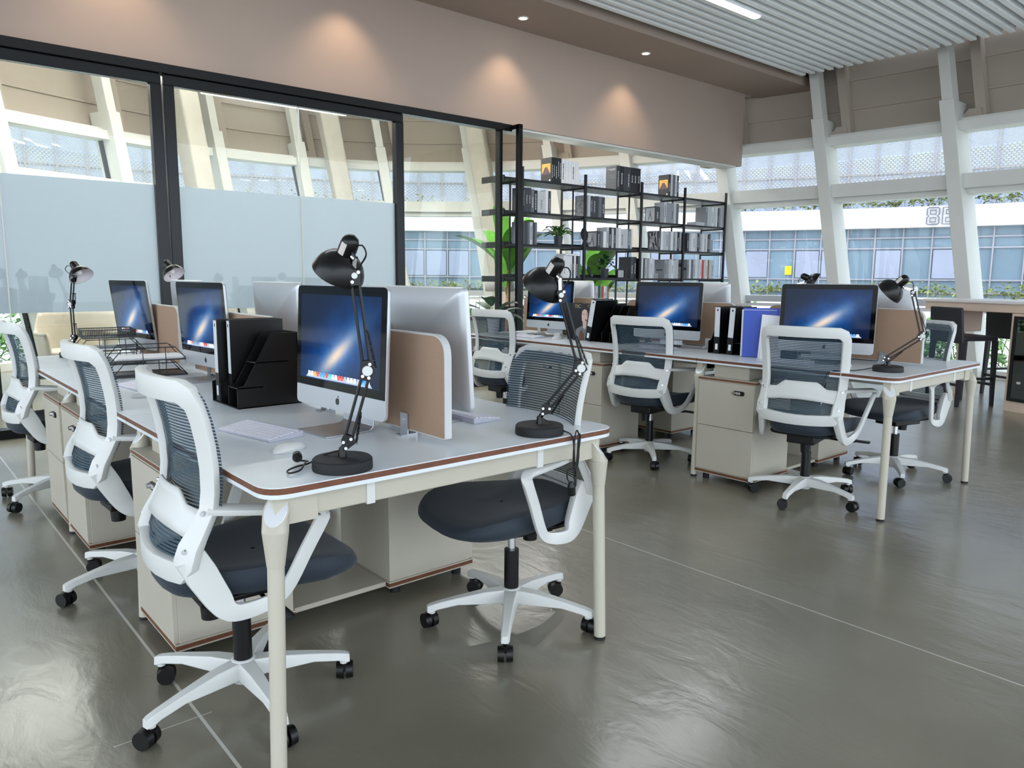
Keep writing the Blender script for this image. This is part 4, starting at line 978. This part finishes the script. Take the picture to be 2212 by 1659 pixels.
def block(x0, x1, z, h, cols, where, lv, depth=.19, yf=6.925, var=.0, cover=None, words={}):
    n = len(cols); ws = [rb.uniform(.8, 1.2) for _ in cols]; sc = (x1 - x0) / sum(ws); x = x0; res = []
    for i, c in enumerate(cols):
        w = ws[i] * sc - .0026; hh = h * (1 - rb.uniform(0, var)); dd = depth * (1 - rb.uniform(0, .06 if var else .02))
        lab = '%s book, %s from left in the %s, %s shelf' % (c, ORD[i], where, lv)
        t = thing('book', lab, 'book', (x + w / 2, yf, z), 0, 'books on the %s shelf' % lv)
        m = M(); m.bx(-w / 2 + .001, w / 2 - .001, .003, dd - .002, .002, hh - .003); obj('pages', m, PAPER, t)
        m = M(); m.bx(-w / 2, -w / 2 + .001, 0, dd, 0, hh); m.bx(w / 2 - .001, w / 2, 0, dd, 0, hh); m.bx(-w / 2 + .001, w / 2 - .001, 0, .0028, 0, hh); cv = obj('cover', m, BK[c], t)
        m = M(); k = BK[TXT[c]]
        if i in words: text('spine_lettering', words[i], min(w * .8, .036), k, cv, (0, -.0006, hh * .52), (pi / 2, R(90), 0), .0004)
        elif c == 'black' or i % 3 == 0:
            a = rb.uniform(.1, .25); b = rb.uniform(.5, .8); q = a
            while q < b: l = rb.uniform(.012, .03); m.bx(-w * .12, w * .10, -.0008, 0, hh * q, hh * q + l); q += (l + .006) / hh
            obj('spine_lettering', m, k, cv)
        res.append((t, cv, w, hh, dd)); x += w + .0026
    return res
def cover_art(r, pts, mt, name='cover_picture'):
    t, cv, w, hh, dd = r; m = M(); m.hexa([(-w / 2 - .0006, p[0] * dd, p[1] * hh) for p in pts], [(-w / 2, p[0] * dd, p[1] * hh) for p in pts]); return obj(name, m, mt, cv)
sq = lambda a, b, c, d: [(a, c), (b, c), (b, d), (a, d)]
AMBER = mat('printed_amber', (226, 158, 52), .4, var=.35, vscale=40); AUB = mat('printed_aubergine', (84, 56, 64), .4, var=.3, vscale=40); PRINT = mat('printed_grey_art', (120, 124, 128), .5, var=.6, vscale=30)
for x0, x1, cols, wh in ((6.545, 6.715, ['black'] * 5, 'black row beside the white set'), (8.83, 9.06, ['black', 'silver', 'slate', 'white', 'black'], 'small row at the right end')):
    r = block(x0, x1, LV[0], .295, cols, wh, 'top')[0]; cover_art(r, sq(.1, .9, .38, .76), AMBER); cover_art((r[0], r[1], r[2] + .001, r[3], r[4]), [(.1, .33), (.9, .33), (.68, .56), (.62, .62), (.4, .62), (.34, .56)], AUB); cover_art(r, sq(.1, .22, .05, .11), PAPER)
block(6.716, 7.02, LV[0], .28, ['white'] * 5, 'white set', 'top')
r = block(7.725, 8.215, LV[0], .31, ['charcoal', 'black', 'charcoal', 'charcoal', 'black', 'black', 'black'], 'middle dark row', 'top', words={4: 'ROME', 5: 'ROME', 6: 'ROME'})[0]
for k, z_ in enumerate((.88, .84, .62, .55, .5)): cover_art(r, sq(.12, .12 + (.7, .5, .75, .6, .4)[k], z_ - .012, z_), BK['silver'] if k < 2 else BK['slate'], 'cover_lettering')
block(6.075, 6.545, LV[1], .285, ['charcoal', 'charcoal', 'charcoal', 'slate', 'black', 'silver', 'silver', 'silver', 'white', 'charcoal'], 'left-hand row', 'second', words={1: 'Astaire', 2: 'Cabinet'}, var=.12)
r = block(7.145, 7.515, LV[1], .27, ['grey', 'silver', 'charcoal', 'charcoal', 'charcoal', 'slate', 'charcoal'], 'dark row beside the post', 'second', words={2: 'CENTURY'}, var=.04)[0]; cover_art(r, sq(.12, .92, .1, .8), PRINT)
r = block(8.555, 8.735, LV[1], .215, ['charcoal', 'grey'], 'low pair with a framed print', 'second')[0]; cover_art(r, sq(.08, .92, .06, .93), BK['silver']); cover_art((r[0], r[1], r[2] + .001, r[3], r[4]), [(.3, .15), (.36, .15), (.5, .5), (.64, .15), (.7, .15), (.54, .6), (.5, .82), (.46, .6)], BK['slate'])
block(8.745, 9.08, LV[1], .29, ['silver', 'grey', 'grey', 'grey', 'silver', 'slate'], 'grey set near the third post', 'second', var=.05)
block(9.73, 10.17, LV[1], .29, ['grey', 'silver', 'silver', 'white', 'silver', 'white', 'charcoal', 'grey', 'silver'], 'right-end row', 'second', var=.05)
t = thing('flat_box', 'low pale box lying at the right end of the second shelf', 'box', (9.6, 6.98, LV[1])); m = M(); m.bx(-.11, .11, -.06, .1, 0, .05); obj('carton', m, BK['silver'], t)
block(6.07, 6.32, LV[2], .27, ['slate', 'charcoal', 'slate', 'silver', 'charcoal', 'slate'], 'left-end row', 'third', var=.05, words={3: 'PERRIAND'})
r = block(7.385, 7.56, LV[2], .21, ['charcoal', 'slate', 'white'], 'low trio with a tower print', 'third')[0]; cover_art(r, sq(.08, .92, .06, .93), BK['silver']); cover_art((r[0], r[1], r[2] + .001, r[3], r[4]), [(.3, .15), (.36, .15), (.5, .5), (.64, .15), (.7, .15), (.54, .6), (.5, .82), (.46, .6)], BK['slate'])
block(7.565, 8.08, LV[2], .27, ['silver', 'black', 'silver', 'charcoal', 'silver', 'white', 'silver', 'silver', 'silver', 'slate', 'silver'], 'middle pale row', 'third', var=.06)
r = block(8.63, 9.165, LV[2], .27, ['charcoal', 'white', 'silver', 'silver', 'grey', 'white', 'grey', 'silver', 'black', 'silver'], 'row with the scribbled cover', 'third', var=.04)[0]
for k in range(9):
    a, b = rb.uniform(0, .9), rb.uniform(0, .9); cover_art(r, [(a, .02), (a + .04, .02), (b + .04, .98), (b, .98)], BK['white'], 'cover_scribble')
block(9.30, 9.89, LV[2], .27, ['charcoal', 'silver', 'white', 'white', 'silver', 'black', 'grey', 'silver', 'white', 'silver', 'cream', 'black', 'slate'], 'right-hand row', 'third', var=.05)
t = thing('framed_card', 'pale blue framed card at the right end of the third shelf', 'picture', (9.99, 7.02, LV[2])); m = M(); m.bx(-.1, .1, 0, .012, 0, .20); obj('frame', m, BK['white'], t); m = M(); m.bx(-.085, .085, -.001, 0, .015, .185); obj('card', m, BK['blue'], t)
block(6.78, 7.075, LV[3], .28, ['white', 'white', 'white', 'white', 'charcoal', 'white', 'black', 'slate'], 'left row beneath the flat volume', 'fourth', words={4: 'APIATA'}, var=.02)
t = thing('book', 'dark book lying flat across the upright row on the fourth shelf', 'book', (6.93, 7.02, LV[3] + .281), 0, 'books on the fourth shelf'); m = M(); m.bx(-.11, .11, -.09, .09, .001, .022); obj('pages', m, PAPER, t); m = M(); m.bx(-.112, .112, -.092, .092, 0, .0009); m.bx(-.112, .112, -.092, .092, .0221, .0235); obj('cover', m, BK['slate'], t)
block(8.06, 8.18, LV[3], .29, ['charcoal', 'black'], 'dark pair left of the post', 'fourth', depth=.22)
block(8.25, 8.565, LV[3], .28, ['black', 'white', 'charcoal', 'silver', 'grey', 'silver', 'white', 'silver'], 'row right of the post', 'fourth', var=.04)
t = thing('flat_box', 'small grey box standing on the fourth shelf', 'box', (8.65, 7.0, LV[3])); m = M(); m.prism(rrect(.1, .1, .02), 0, .07); obj('carton', m, BK['grey'], t)
r = block(8.80, 9.12, LV[3], .285, ['grey', 'grey', 'silver', 'white', 'silver', 'silver'], 'grey row in the third bay', 'fourth', var=.12)[0]; cover_art(r, sq(.2, .8, .42, .48), BK['charcoal'])
r = block(9.33, 9.99, LV[3], .285, ['grey', 'white', 'slate', 'silver', 'white', 'silver', 'white', 'red', 'silver', 'cream', 'brown', 'silver', 'silver'], 'right-end row with the red spine', 'fourth', var=.04)[0]
cover_art(r, sq(.4, .9, .62, .82), BK['charcoal']); cover_art(r, sq(.1, .35, .45, .58), BK['charcoal'])
for k in range(6): cover_art(r, sq(.1, .95, .12 + k * .065, .128 + k * .065), BK['charcoal'], 'cover_lines')
block(7.375, 7.64, LV[4], .30, ['silver', 'charcoal', 'green', 'red', 'white', 'silver', 'brown'], 'colourful row behind the tan screen', 'fifth', var=.02, words={4: 'BERLINER'})
potted('potted_plant', 'bushy green plant in a dark glazed pot on the third shelf', (6.78, 7.03, LV[2]), .06, .125, POTB, 46, .11, .06, LEAF, 1, 1.15, 'pot plants on the bookshelf', 8, .5)
potted('potted_plant', 'pointed-leaved plant in a dark glazed pot on the fourth shelf', (7.65, 7.03, LV[3]), .06, .125, POTB, 22, .16, .055, LEAF_D, 1, .75, 'pot plants on the bookshelf', 5, .5)
def sculpture(x, z, k, label):
    t = thing('ribbon_sculpture', label, 'sculpture', (x, 7.03, z)); m = M()
    P = smooth_path([(-.06 * k, 0, 0), (.03 * k, .01, .10 * k), (.055 * k, .02, .17 * k), (.0, .02, .235 * k), (-.05 * k, .01, .17 * k), (-.03 * k, -.01, .10 * k), (.065 * k, 0, 0)], 8); m.sweep(P, rrect(.034 * k, .016 * k, .005), (0, 1, 0), 0, False, True)
    obj('ribbon', m, DARKG, t); m = M(); m.bx(-.09 * k, .09 * k, -.04, .04, 0, .008); obj('plinth', m, DARKG, t)
    m = M(); m.prism([(-.10 * k, .125 * k), (-.06 * k, .115 * k), (.09 * k, .03 * k), (.1 * k, .075 * k), (.06 * k, .06 * k)], -.006, .006, 0, Matrix.Rotation(pi / 2, 4, 'X')); obj('wing', m, GREYM, t)
sculpture(7.26, LV[2], 1.0, 'dark looped ribbon sculpture on the third shelf'); sculpture(7.36, LV[3], .62, 'small dark looped ribbon sculpture on the fourth shelf')
t = thing('photo_frame', 'small striped photo frame on the fourth shelf', 'picture', (7.95, 7.0, LV[3])); m = M(); m.bx(-.07, .07, 0, .01, 0, .12); obj('frame', m, DARKG, t); m = M()
for k in range(5): m.bx(-.055 + k * .023, -.04 + k * .023, -.001, 0, .012, .108)
obj('picture', m, BK['white'], t)

# ------------------------------------------------------------------ room behind the partition
t = thing('console_cabinet', 'long grey-topped cabinet with white fluted front behind the glass', 'cabinet', (7.9, 9.35, 0), R(-14))
m = M(); m.bx(-1.35, 1.35, -.25, .25, .56, .615); obj('top', m, GREYM, t, bevel=.004)
m = M(); m.bx(-1.3, -.45, -.2, .2, .08, .56); 
for k in range(28): m.cyl((-1.29 + k * .03, -.2, .08), (-1.29 + k * .03, -.2, .56), .013, n=8)
obj('fluted_front', m, WHITE_FR, t)
m = M(); m.bx(-.449, 1.3, -.22, .22, .08, .56); obj('door', m, GREYM, t)
m = M(); m.bx(-1.32, 1.32, -.23, .23, .0, .08); obj('plinth', m, GAP, t)
t = thing('globe', 'small silver globe on an arm, on the grey cabinet', 'globe', (6.98, 9.33, .615)); m = M(); m.lathe([(.0001, 0), (.10, 0), (.10, .01), (.02, .018), (.012, .05), (.0001, .05)], 20); obj('stand', m, WOOD, t)
m = M(); m.ball((0, 0, .17), .11, 12); obj('sphere', m, mat('map_globe', (196, 198, 202), .25, metal=.5, var=.35, vscale=14), t)
m = M(); m.tube([(.12 * cos(a), 0, .17 + .12 * sin(a)) for a in [R(-80 + 10 * i) for i in range(17)]], .004, 6); obj('arm', m, CHROME, t)
t = thing('floor_lamp', 'standing lamp with a grey drum shade behind the glass', 'lamp', (7.45, 9.0, 0)); m = M(); m.lathe([(.22, 1.01), (.22, 1.265)], 32); obj('lamp_shade', m, SHADE_GREY, t, solid=.004)
m = M(); m.cyl((0, 0, .02), (0, 0, 1.2), .012); obj('pole', m, CHROME, t); m = M(); m.lathe([(.0001, 0), (.14, 0), (.14, .02), (.0001, .025)], 24); obj('base', m, BLACK, t)
m = M(); m.ball((0, 0, 1.15), .04, 8); obj('bulb', m, bpy.data.materials['opal_bulb'], t)
def banana(x, y, h, label, n, seed, lm):
    t = thing('banana_plant', label, 'plant', (x, y, 0)); rnd = random.Random(seed); m = M(); m.lathe([(.0001, 0), (.15, 0), (.19, .32), (.175, .32), (.165, .29), (.0001, .29)], 24); obj('pot', m, POTG, t)
    m = M(); m.cyl((0, 0, .29), (.02, .01, h * .62), .04, .025, 12); obj('stem', m, TRUNK, t); lf = M()
    for k in range(n):
        a = k * 2.2 + rnd.uniform(-.3, .3); e = rnd.uniform(.75, 1.42); z = h * rnd.uniform(.35, .62); d = Vector((cos(a) * cos(e), sin(a) * cos(e), sin(e))); b = Vector((.01, .01, z)); c = b + d * .22
        lf.tube([b, c], .009, 6); leaf(lf, c, d, rnd.uniform(.7, 1.0), rnd.uniform(.24, .34), .3, 0, .3, 9, Vector((0, 0, 1)))
    obj('leaves', lf, lm, t)
banana(7.02, 8.3, 2.3, 'tall banana plant with broad bright leaves behind the shelf end', 13, 3, LEAF_L)
banana(8.75, 8.3, 1.75, 'shorter banana plant seen through the lower left of the bookshelf', 11, 9, LEAF_L)
potted('potted_plant', 'dense dark green bush in a pot seen through the lower left of the bookshelf', (7.75, 8.35, .0), .17, .34, POTG, 90, .22, .1, LEAF, 1, 2.6, None, 6, .5)
# beige tub armchair
t = thing('armchair', 'beige leather tub armchair behind the glass at far left', 'armchair', (1.72, 9.1, 0), R(-105)); m = M(); m.prism(rrect(.56, .56, .12), .30, .44); obj('seat', m, TAN_LEATHER, t, bevel=.02)
rows = []
for z, k in ((.28, .9), (.4, .96), (.55, 1.0), (.66, 1.03), (.78, 1.06), (.86, 1.07)):
    row = []
    for i in range(33):
        a = R(40 + 280 * i / 32); lim = .86 if abs(a - pi) < R(62) else (.62 if abs(a - pi) > R(85) else .86 - .24 * (abs(a - pi) - R(62)) / R(23)); row.append((.36 * k * cos(a), .37 * k * sin(a), min(z, lim)))
    rows.append(row)
m = M(); m.grid(rows); obj('backrest', m, TAN_LEATHER, t, solid=.035)
for a in (45, 135, 225, 315):
    m = M(); m.cyl((.24 * cos(R(a)), .24 * sin(R(a)), 0), (.2 * cos(R(a)), .2 * sin(R(a)), .30), .014, .018, 10); obj('leg', m, BLACK, t)
t = thing('planter_bench', 'low black slatted bench behind the glass at the far left edge', 'bench', (.35, 8.75, 0), R(0)); m = M(); m.bx(-.75, .62, -.22, .22, .40, .43); obj('top', m, STONE, t); m = M(); m.bx(-.73, .60, -.2, .2, .02, .40)
for k in range(33): m.bx(-.73 + k * .0407, -.71 + k * .0407, -.206, -.2, .04, .39)
obj('body', m, BLACK, t)
for lx, ly, w_ in ((1.6, 9.2, 'leftmost'), (4.4, 9.9, 'middle')): led(lx - 1, lx + 1, ly, 'added linear fill lamp, out of sight above the glass-walled back room, %s' % w_, 3.45)  # lamps added out of sight to brighten the panels above the back-room windows
led(5.6, 7.6, 7.9, 'white linear ceiling lamp glimpsed under the bulkhead behind the bookshelf', 3.35)
for q in bpy.data.objects:
    if q.get('label', '').startswith('white linear ceiling lamp'):
        m = M()
        for x in (-.8, .8): m.cyl((x, 0, .05), (x, 0, 1.0), .004, n=6)
        obj('suspension', m, WHITE_FR, q)
for x, y in ((.8, 9.6), (3.5, 9.2)):
    m = M(); m.lathe([(.0001, 0), (.05, 0)], 16)

# ------------------------------------------------------------------ counter, stools and glazed cabinet at the right
A, B = Vector((8.56, 3.29)), Vector((8.10, 1.90)); dv = (B - A).normalized(); nv = Vector((-dv.y, dv.x)); ang = math.atan2(dv.y, dv.x)
t = thing('bar_counter', 'pale ash bar counter with light top along the windows at right', 'counter', (A.x, A.y, 0), ang); L0 = 3.6
m = M(); m.bx(0, L0, -.02, .62, 1.01, 1.035); obj('top', m, STONE, t, bevel=.003)
m = M(); m.bx(.02, L0, .0, .03, .93, 1.009); m.bx(.02, .05, .0301, .6, .93, 1.009); m.bx(.02, L0, .57, .6, .9, 1.009); obj('fascia', m, WOOD, t)
m = M(); m.bx(.0, .30, .12, .5, .70, .929); obj('end_box', m, WOOD, t)
for x in (.06, 3.5):
    m = M(); m.bx(x - .02, x + .02, .5, .56, 0, .929); obj('leg', m, WOOD, t)
C0 = Vector((8.245, 2.375)); t = thing('glazed_cabinet', 'pale ash cabinet with smoked glass door at the right edge', 'cabinet', (C0.x, C0.y, 0), ang)
m = M(); m.bx(0, .03, .0, .5, 0, .925); m.bx(.72, .75, .0, .5, 0, .925); m.bx(.0301, .7199, .0, .5, 0, .1); m.bx(.0301, .7199, .0, .5, .9, .925); m.bx(.0301, .7199, .48, .5, .1, .9); obj('carcass', m, WOOD, t)
m = M(); m.bx(.0305, .7195, .05, .479, .48, .5); obj('inner_shelf', m, WOOD, t)
d = M()
for a, b, c_, e in ((.03, .06, .1, .9), (.69, .72, .1, .9), (.06, .69, .1, .13), (.06, .69, .87, .9)): d.bx(a, b, -.016, -.001, c_, e)
d = obj('door', d, FRAMEB, t); m = M(); m.bx(.06, .69, -.011, -.007, .13, .87); obj('door_glass', m, DGLASS, d); m = M(); m.bx(.12, .15, -.026, -.012, .27, .29); obj('lock', m, STICKER, d)
t2 = thing('coffee_machine', 'grey machine behind the smoked glass cabinet door', 'machine', (*(C0 + dv * .32 + nv * .22), .502), ang); m = M(); m.bx(-.2, .2, -.12, .14, 0, .3); obj('housing', m, GREYM, t2, bevel=.02); m = M(); m.bx(-.1, .1, -.13, -.121, .2, .26); obj('panel', m, BLACK, t2); m = M(); m.bx(-.15, .15, -.126, -.121, .05, .09); obj('tray', m, CHROME, t2)
def stool(x, y, rz, label):
    t = thing('bar_stool', label, 'stool', (x, y, 0), R(rz), 'black leather bar stools'); m = M(); m.prism(rrect(.42, .43, .03), .645, .69); obj('seat', m, LEATHER, t, bevel=.01)
    m = M(); m.hexa([(-.21, -.215, .62), (-.18, -.215, .62), (-.18, .215, .62), (-.21, .215, .62)], [(-.245, -.205, .97), (-.215, -.205, .97), (-.215, .205, .97), (-.245, .205, .97)]); obj('backrest', m, LEATHER, t, bevel=.012)
    for sx in (-1, 1):
        for sy in (-1, 1):
            m = M(); m.hexa([(sx * .2 + a * .014, sy * .2 + b * .014, 0) for a, b in ((-1, -1), (1, -1), (1, 1), (-1, 1))], [(sx * .185 + a * .021, sy * .19 + b * .021, .645) for a, b in ((-1, -1), (1, -1), (1, 1), (-1, 1))]); obj('leg', m, LEATHER, t)
    m = M()
    for sx in (-1, 1): m.bx(sx * .193 - .01, sx * .193 + .01, -.18, .18, .20, .225)
    for sy in (-1, 1): m.bx(-.18, .18, sy * .193 - .01, sy * .193 + .01, .26, .285)
    obj('footrest', m, LEATHER, t)
stool(8.345, 2.805, -29, 'black leather bar stool with its back to the camera, left of the glazed cabinet')
stool(9.35, 2.62, -29, 'black leather bar stool partly hidden behind the glazed cabinet')

# ------------------------------------------------------------------ outside
mb = M(); mb.bx(-30, 60, -30, 60, -.25, -.2); struct('ground_terrace', mb, mat('pale_terrace_concrete', (206, 204, 200), .85, var=.06, vscale=.6))
OC, OR = Vector((2, 3)), 27.
def op(a, off=0.): return OC + Vector((cos(R(a)), sin(R(a)))) * (OR + off)
def arc(mb, a0, a1, o0, o1, z0, z1, m=0, step=2.):
    k = max(1, int((a1 - a0) / step)); rg = []
    for i in range(k + 1):
        a = a0 + (a1 - a0) * i / k; rg.append([(*op(a, o), z) for o, z in ((o0, z0), (o1, z0), (o1, z1), (o0, z1))])
    vs = [v for r in rg for v in r]; fs = []
    for i in range(k):
        for q in range(4): fs.append((i * 4 + q, i * 4 + (q + 1) % 4, i * 4 + 4 + (q + 1) % 4, i * 4 + 4 + q))
    fs += [(3, 2, 1, 0), tuple(k * 4 + q for q in range(4))]; mb.add(vs, fs, m)
t = thing('office_building', 'curved white and glass office building across the courtyard', 'building', (0, 0, 0)); A0, A1 = -25, 135
OB = mat('outer_white_render', (216, 210, 208), .8, var=.02, vscale=.5); GLZ = mat('blue_curtain_glass', (120, 140, 156), .25, var=.16, vscale=.35); GL2 = mat('violet_blue_upper_glass', (164, 172, 198), .3, var=.12, vscale=.3); MUL = mat('grey_mullion', (160, 156, 166), .5, var=.03)
m = M(); arc(m, A0, A1, -.35, .6, 2.97, 3.66); obj('white_band', m, OB, t)
m = M(); arc(m, A0, A1, .1, .2, -.2, 2.97); obj('glass_front', m, GLZ, t)
m = M(); arc(m, A0, A1, 1.6, 1.7, 3.66, 8.5); obj('upper_glass_front', m, GL2, t)
m = M(); arc(m, A0, A1, 1.0, 3, 8.5, 9.2); obj('roof_edge', m, OB, t)
m = M(); a = A0
for z in (.75, 1.18, 2.26, 2.62): arc(m, A0, A1, .02, .1, z, z + .05)
for z in (5.0, 6.6): arc(m, A0, A1, 1.52, 1.6, z, z + .06)
while a < A1:
    arc(m, a, a + .10, .0, .1, -.2, 2.97, 0, .1); arc(m, a + .4, a + .52, 1.5, 1.6, 3.66, 8.5, 0, .12); a += 1.88
obj('mullions', m, MUL, t)
SASH = mat('lilac_sash_glass', (158, 162, 182), .3, var=.08, vscale=.8); WB = mat('white_roller_blind', (240, 243, 250), .7, var=.01)
rnd = random.Random(5); a = A0; k = 0
while a < 60:
    if rnd.random() < .55:
        m = M(); arc(m, a + .16, a + 1.80, .03, .1, 1.26, 2.22, 0, .8); obj('sash', m, WB if k % 7 == 3 else SASH, t)
    a += 1.88; k += 1
m = M(); arc(m, 25.95, 26.45, .0, .02, 1.36, 1.68, 0, .4); obj('yellow_note', m, YELLOW, t)
# raised outline characters 8 B 6 on the white band
SIGN = mat('silver_sign_outline', (104, 102, 118), .5); SF = mat('white_sign_face', (240, 238, 240), .5)
CHS = {'8': [[(-.1, .03), (-.13, .06), (-.13, .22), (-.09, .27), (-.13, .32), (-.13, .48), (-.1, .51), (.1, .51), (.13, .48), (.13, .32), (.09, .27), (.13, .22), (.13, .06), (.1, .03)], [(-.06, .1), (.06, .1), (.06, .22), (-.06, .22)], [(-.06, .32), (.06, .32), (.06, .44), (-.06, .44)]],
       'B': [[(-.13, .03), (-.13, .51), (.1, .51), (.13, .48), (.13, .32), (.09, .27), (.13, .22), (.13, .06), (.1, .03)], [(-.06, .1), (.06, .1), (.06, .22), (-.06, .22)], [(-.06, .32), (.06, .32), (.06, .44), (-.06, .44)]],
       '6': [[(-.1, .03), (-.13, .06), (-.13, .48), (-.1, .51), (.1, .51), (.13, .48), (.13, .42), (-.06, .42), (-.06, .32), (.1, .32), (.13, .28), (.13, .06), (.1, .03)], [(-.06, .1), (.06, .1), (.06, .24), (-.06, .24)]]}
sg = thing('building_sign', 'raised outline characters 8B6 on the white band of the opposite building', 'sign', (0, 0, 0))
for ch, aa in zip('8B6', (16.42, 15.42, 14.42)):
    p = op(aa, -.36); tv = Vector((sin(R(aa)), -cos(R(aa)), 0)); inn = Vector((-cos(R(aa)), -sin(R(aa)), 0)); g = thing('character', None, None); g.parent = sg
    for lp in CHS[ch]:
        m = M(); m.tube([Vector((p.x, p.y, 3.02)) + tv * (q[0] * 1.4) + Vector((0, 0, q[1] * 1.14)) + inn * .05 for q in lp], .019, 6, 0, True); obj('outline', m, SIGN, g)
# greenery
def shrub(name, label, spots, mt, kind='stuff', n=16, hh=(.25, .6), lw=.07, group=None, cat='shrub'):
    m = M()
    for (x, y, z) in spots:
        for k in range(n):
            a = rnd.uniform(0, 2 * pi); e = rnd.uniform(.5, 1.5); d = Vector((cos(a) * cos(e), sin(a) * cos(e), sin(e))); l = rnd.uniform(*hh); b = Vector((x + rnd.uniform(-.25, .25), y + rnd.uniform(-.25, .25), z))
            c = b + d * l
            if rnd.random() < .35: m.tube([b, c], .008, 3)
            for q in range(3): leaf(m, b.lerp(c, rnd.uniform(.4, 1)), (rnd.uniform(-1, 1), rnd.uniform(-1, 1), rnd.uniform(-.2, .9)), lw * rnd.uniform(1.2, 2.4), lw, .3, 0, .2, 3)
    o = obj(name, m, mt); tag(o, label, cat, group, kind); return o
shrub('roof_planting', 'straggly plants along the top of the white band outside', [(*op(a, .1), 3.66) for a in [A0 + .9 * i for i in range(170)]], GRASSY, n=14, hh=(.25, .75), lw=.11, cat='planting')
shrub('planter_shrubs', 'low dry shrubs in the planter before the opposite building', [(*op(a, -1.2), .62) for a in [A0 + .9 * i for i in range(170)]], GRASSY, n=12, hh=(.2, .6), lw=.1, cat='planting')
mb = M(); arc(mb, A0, A1, -1.9, -.4, -.2, .62); o = obj('planter_wall', mb, OB); tag(o, 'long white planter in front of the opposite building', 'planter')
shrub('courtyard_hedge', 'green shrubs growing just outside the lower windows', [(*fpt(s, 1.9 + .4 * (i % 3)), -.2) for i, s in enumerate([6.0 + .4 * q for q in range(44)])], mat('fresh_hedge_green', (104, 152, 70), .6, var=.4, vscale=3), n=34, hh=(.4, 1.1), lw=.09, cat='hedge')

# ------------------------------------------------------------------ light, camera, view
w = bpy.data.worlds.new('world'); scene.world = w; w.use_nodes = True
bg = w.node_tree.nodes['Background']; bg.inputs[0].default_value = (.80, .90, 1.0, 1); bg.inputs[1].default_value = 2.9
def area(name, loc, size, power, col=(1, 1, 1), rot=(0, 0, 0)):
    l = bpy.data.lights.new(name, 'AREA'); l.shape = 'RECTANGLE'; l.size, l.size_y = size; l.energy = power; l.color = col
    o = bpy.data.objects.new(name, l); COL.objects.link(o); o.location = loc; o.rotation_euler = rot; return o
def spot(name, loc, tgt, power, ang, blend, col):
    l = bpy.data.lights.new(name, 'SPOT'); l.energy = power; l.spot_size = R(ang); l.spot_blend = blend; l.color = col; l.shadow_soft_size = .04
    o = bpy.data.objects.new(name, l); COL.objects.link(o); o.location = loc
    o.rotation_euler = (Vector(tgt) - Vector(loc)).to_track_quat('-Z', 'Y').to_euler(); return o
area('led_light', (6.3, 4.84, 3.98), (2.5, .09), 32, (.93, .97, 1))
for lx, ly in ((2.2, 4.84),):
    led(lx - 1.3, lx + 1.3, ly, 'added LED strip for fill light, out of frame above the front desk'); area('led_light', (lx, ly, 3.98), (2.5, .09), 30, (.95, .98, 1))  # extra strip and its area light, added as overhead fill
for x in (1.68, 3.67, 5.67, 7.66): spot('downlight_beam', (x, 6.45, 3.96), (x, 6.62, 2.5), 30, 95, .8, (1, .74, .5))
for lx, ly, lz in ((1.6, 9.2, 3.44), (4.4, 9.9, 3.44), (6.6, 7.9, 3.34)):
    area('pendant_fill_light', (lx, ly, lz), (1.9, .09), 40, (1, .99, .95)); area('added_fill_uplight', (lx, ly, lz + .08), (1.9, .09), 110, (1, 1, .99), (pi, 0, 0))  # fill light; uplights and all but the bulkhead pendant are added
area('rear_room_fill', (3.2, 9.4, 4.3), (6, 3), 190, (1, 1, .98))  # unseen fill added to lift the back room, no fixture behind it

cam = bpy.data.cameras.new('camera'); cam.sensor_fit = 'HORIZONTAL'; cam.sensor_width = 36; cam.lens = 36 * 1636.139 / 2212; cam.clip_start = .05; cam.clip_end = 200
co = bpy.data.objects.new('camera', cam); COL.objects.link(co); scene.camera = co
yaw, pit, rol = .7085, .1415, -.0068
f = Vector((sin(yaw) * cos(pit), cos(yaw) * cos(pit), -sin(pit))); r0 = Vector((cos(yaw), -sin(yaw), 0)); d0 = f.cross(r0)
rr = r0 * cos(rol) + d0 * sin(rol); dd = d0 * cos(rol) - r0 * sin(rol)
co.matrix_world = Matrix(((rr.x, -dd.x, -f.x, 0), (rr.y, -dd.y, -f.y, 0), (rr.z, -dd.z, -f.z, 1.2418), (0, 0, 0, 1)))
vs = scene.view_settings; vs.view_transform = 'Standard'; vs.look = 'None'; vs.gamma = 1; vs.exposure = .27; vs.use_curve_mapping = False
scene.cycles.use_denoising = True; scene.cycles.transparent_max_bounces = 20; scene.cycles.max_bounces = 8; scene.cycles.adaptive_threshold = .02; scene.cycles.sample_clamp_indirect = 8
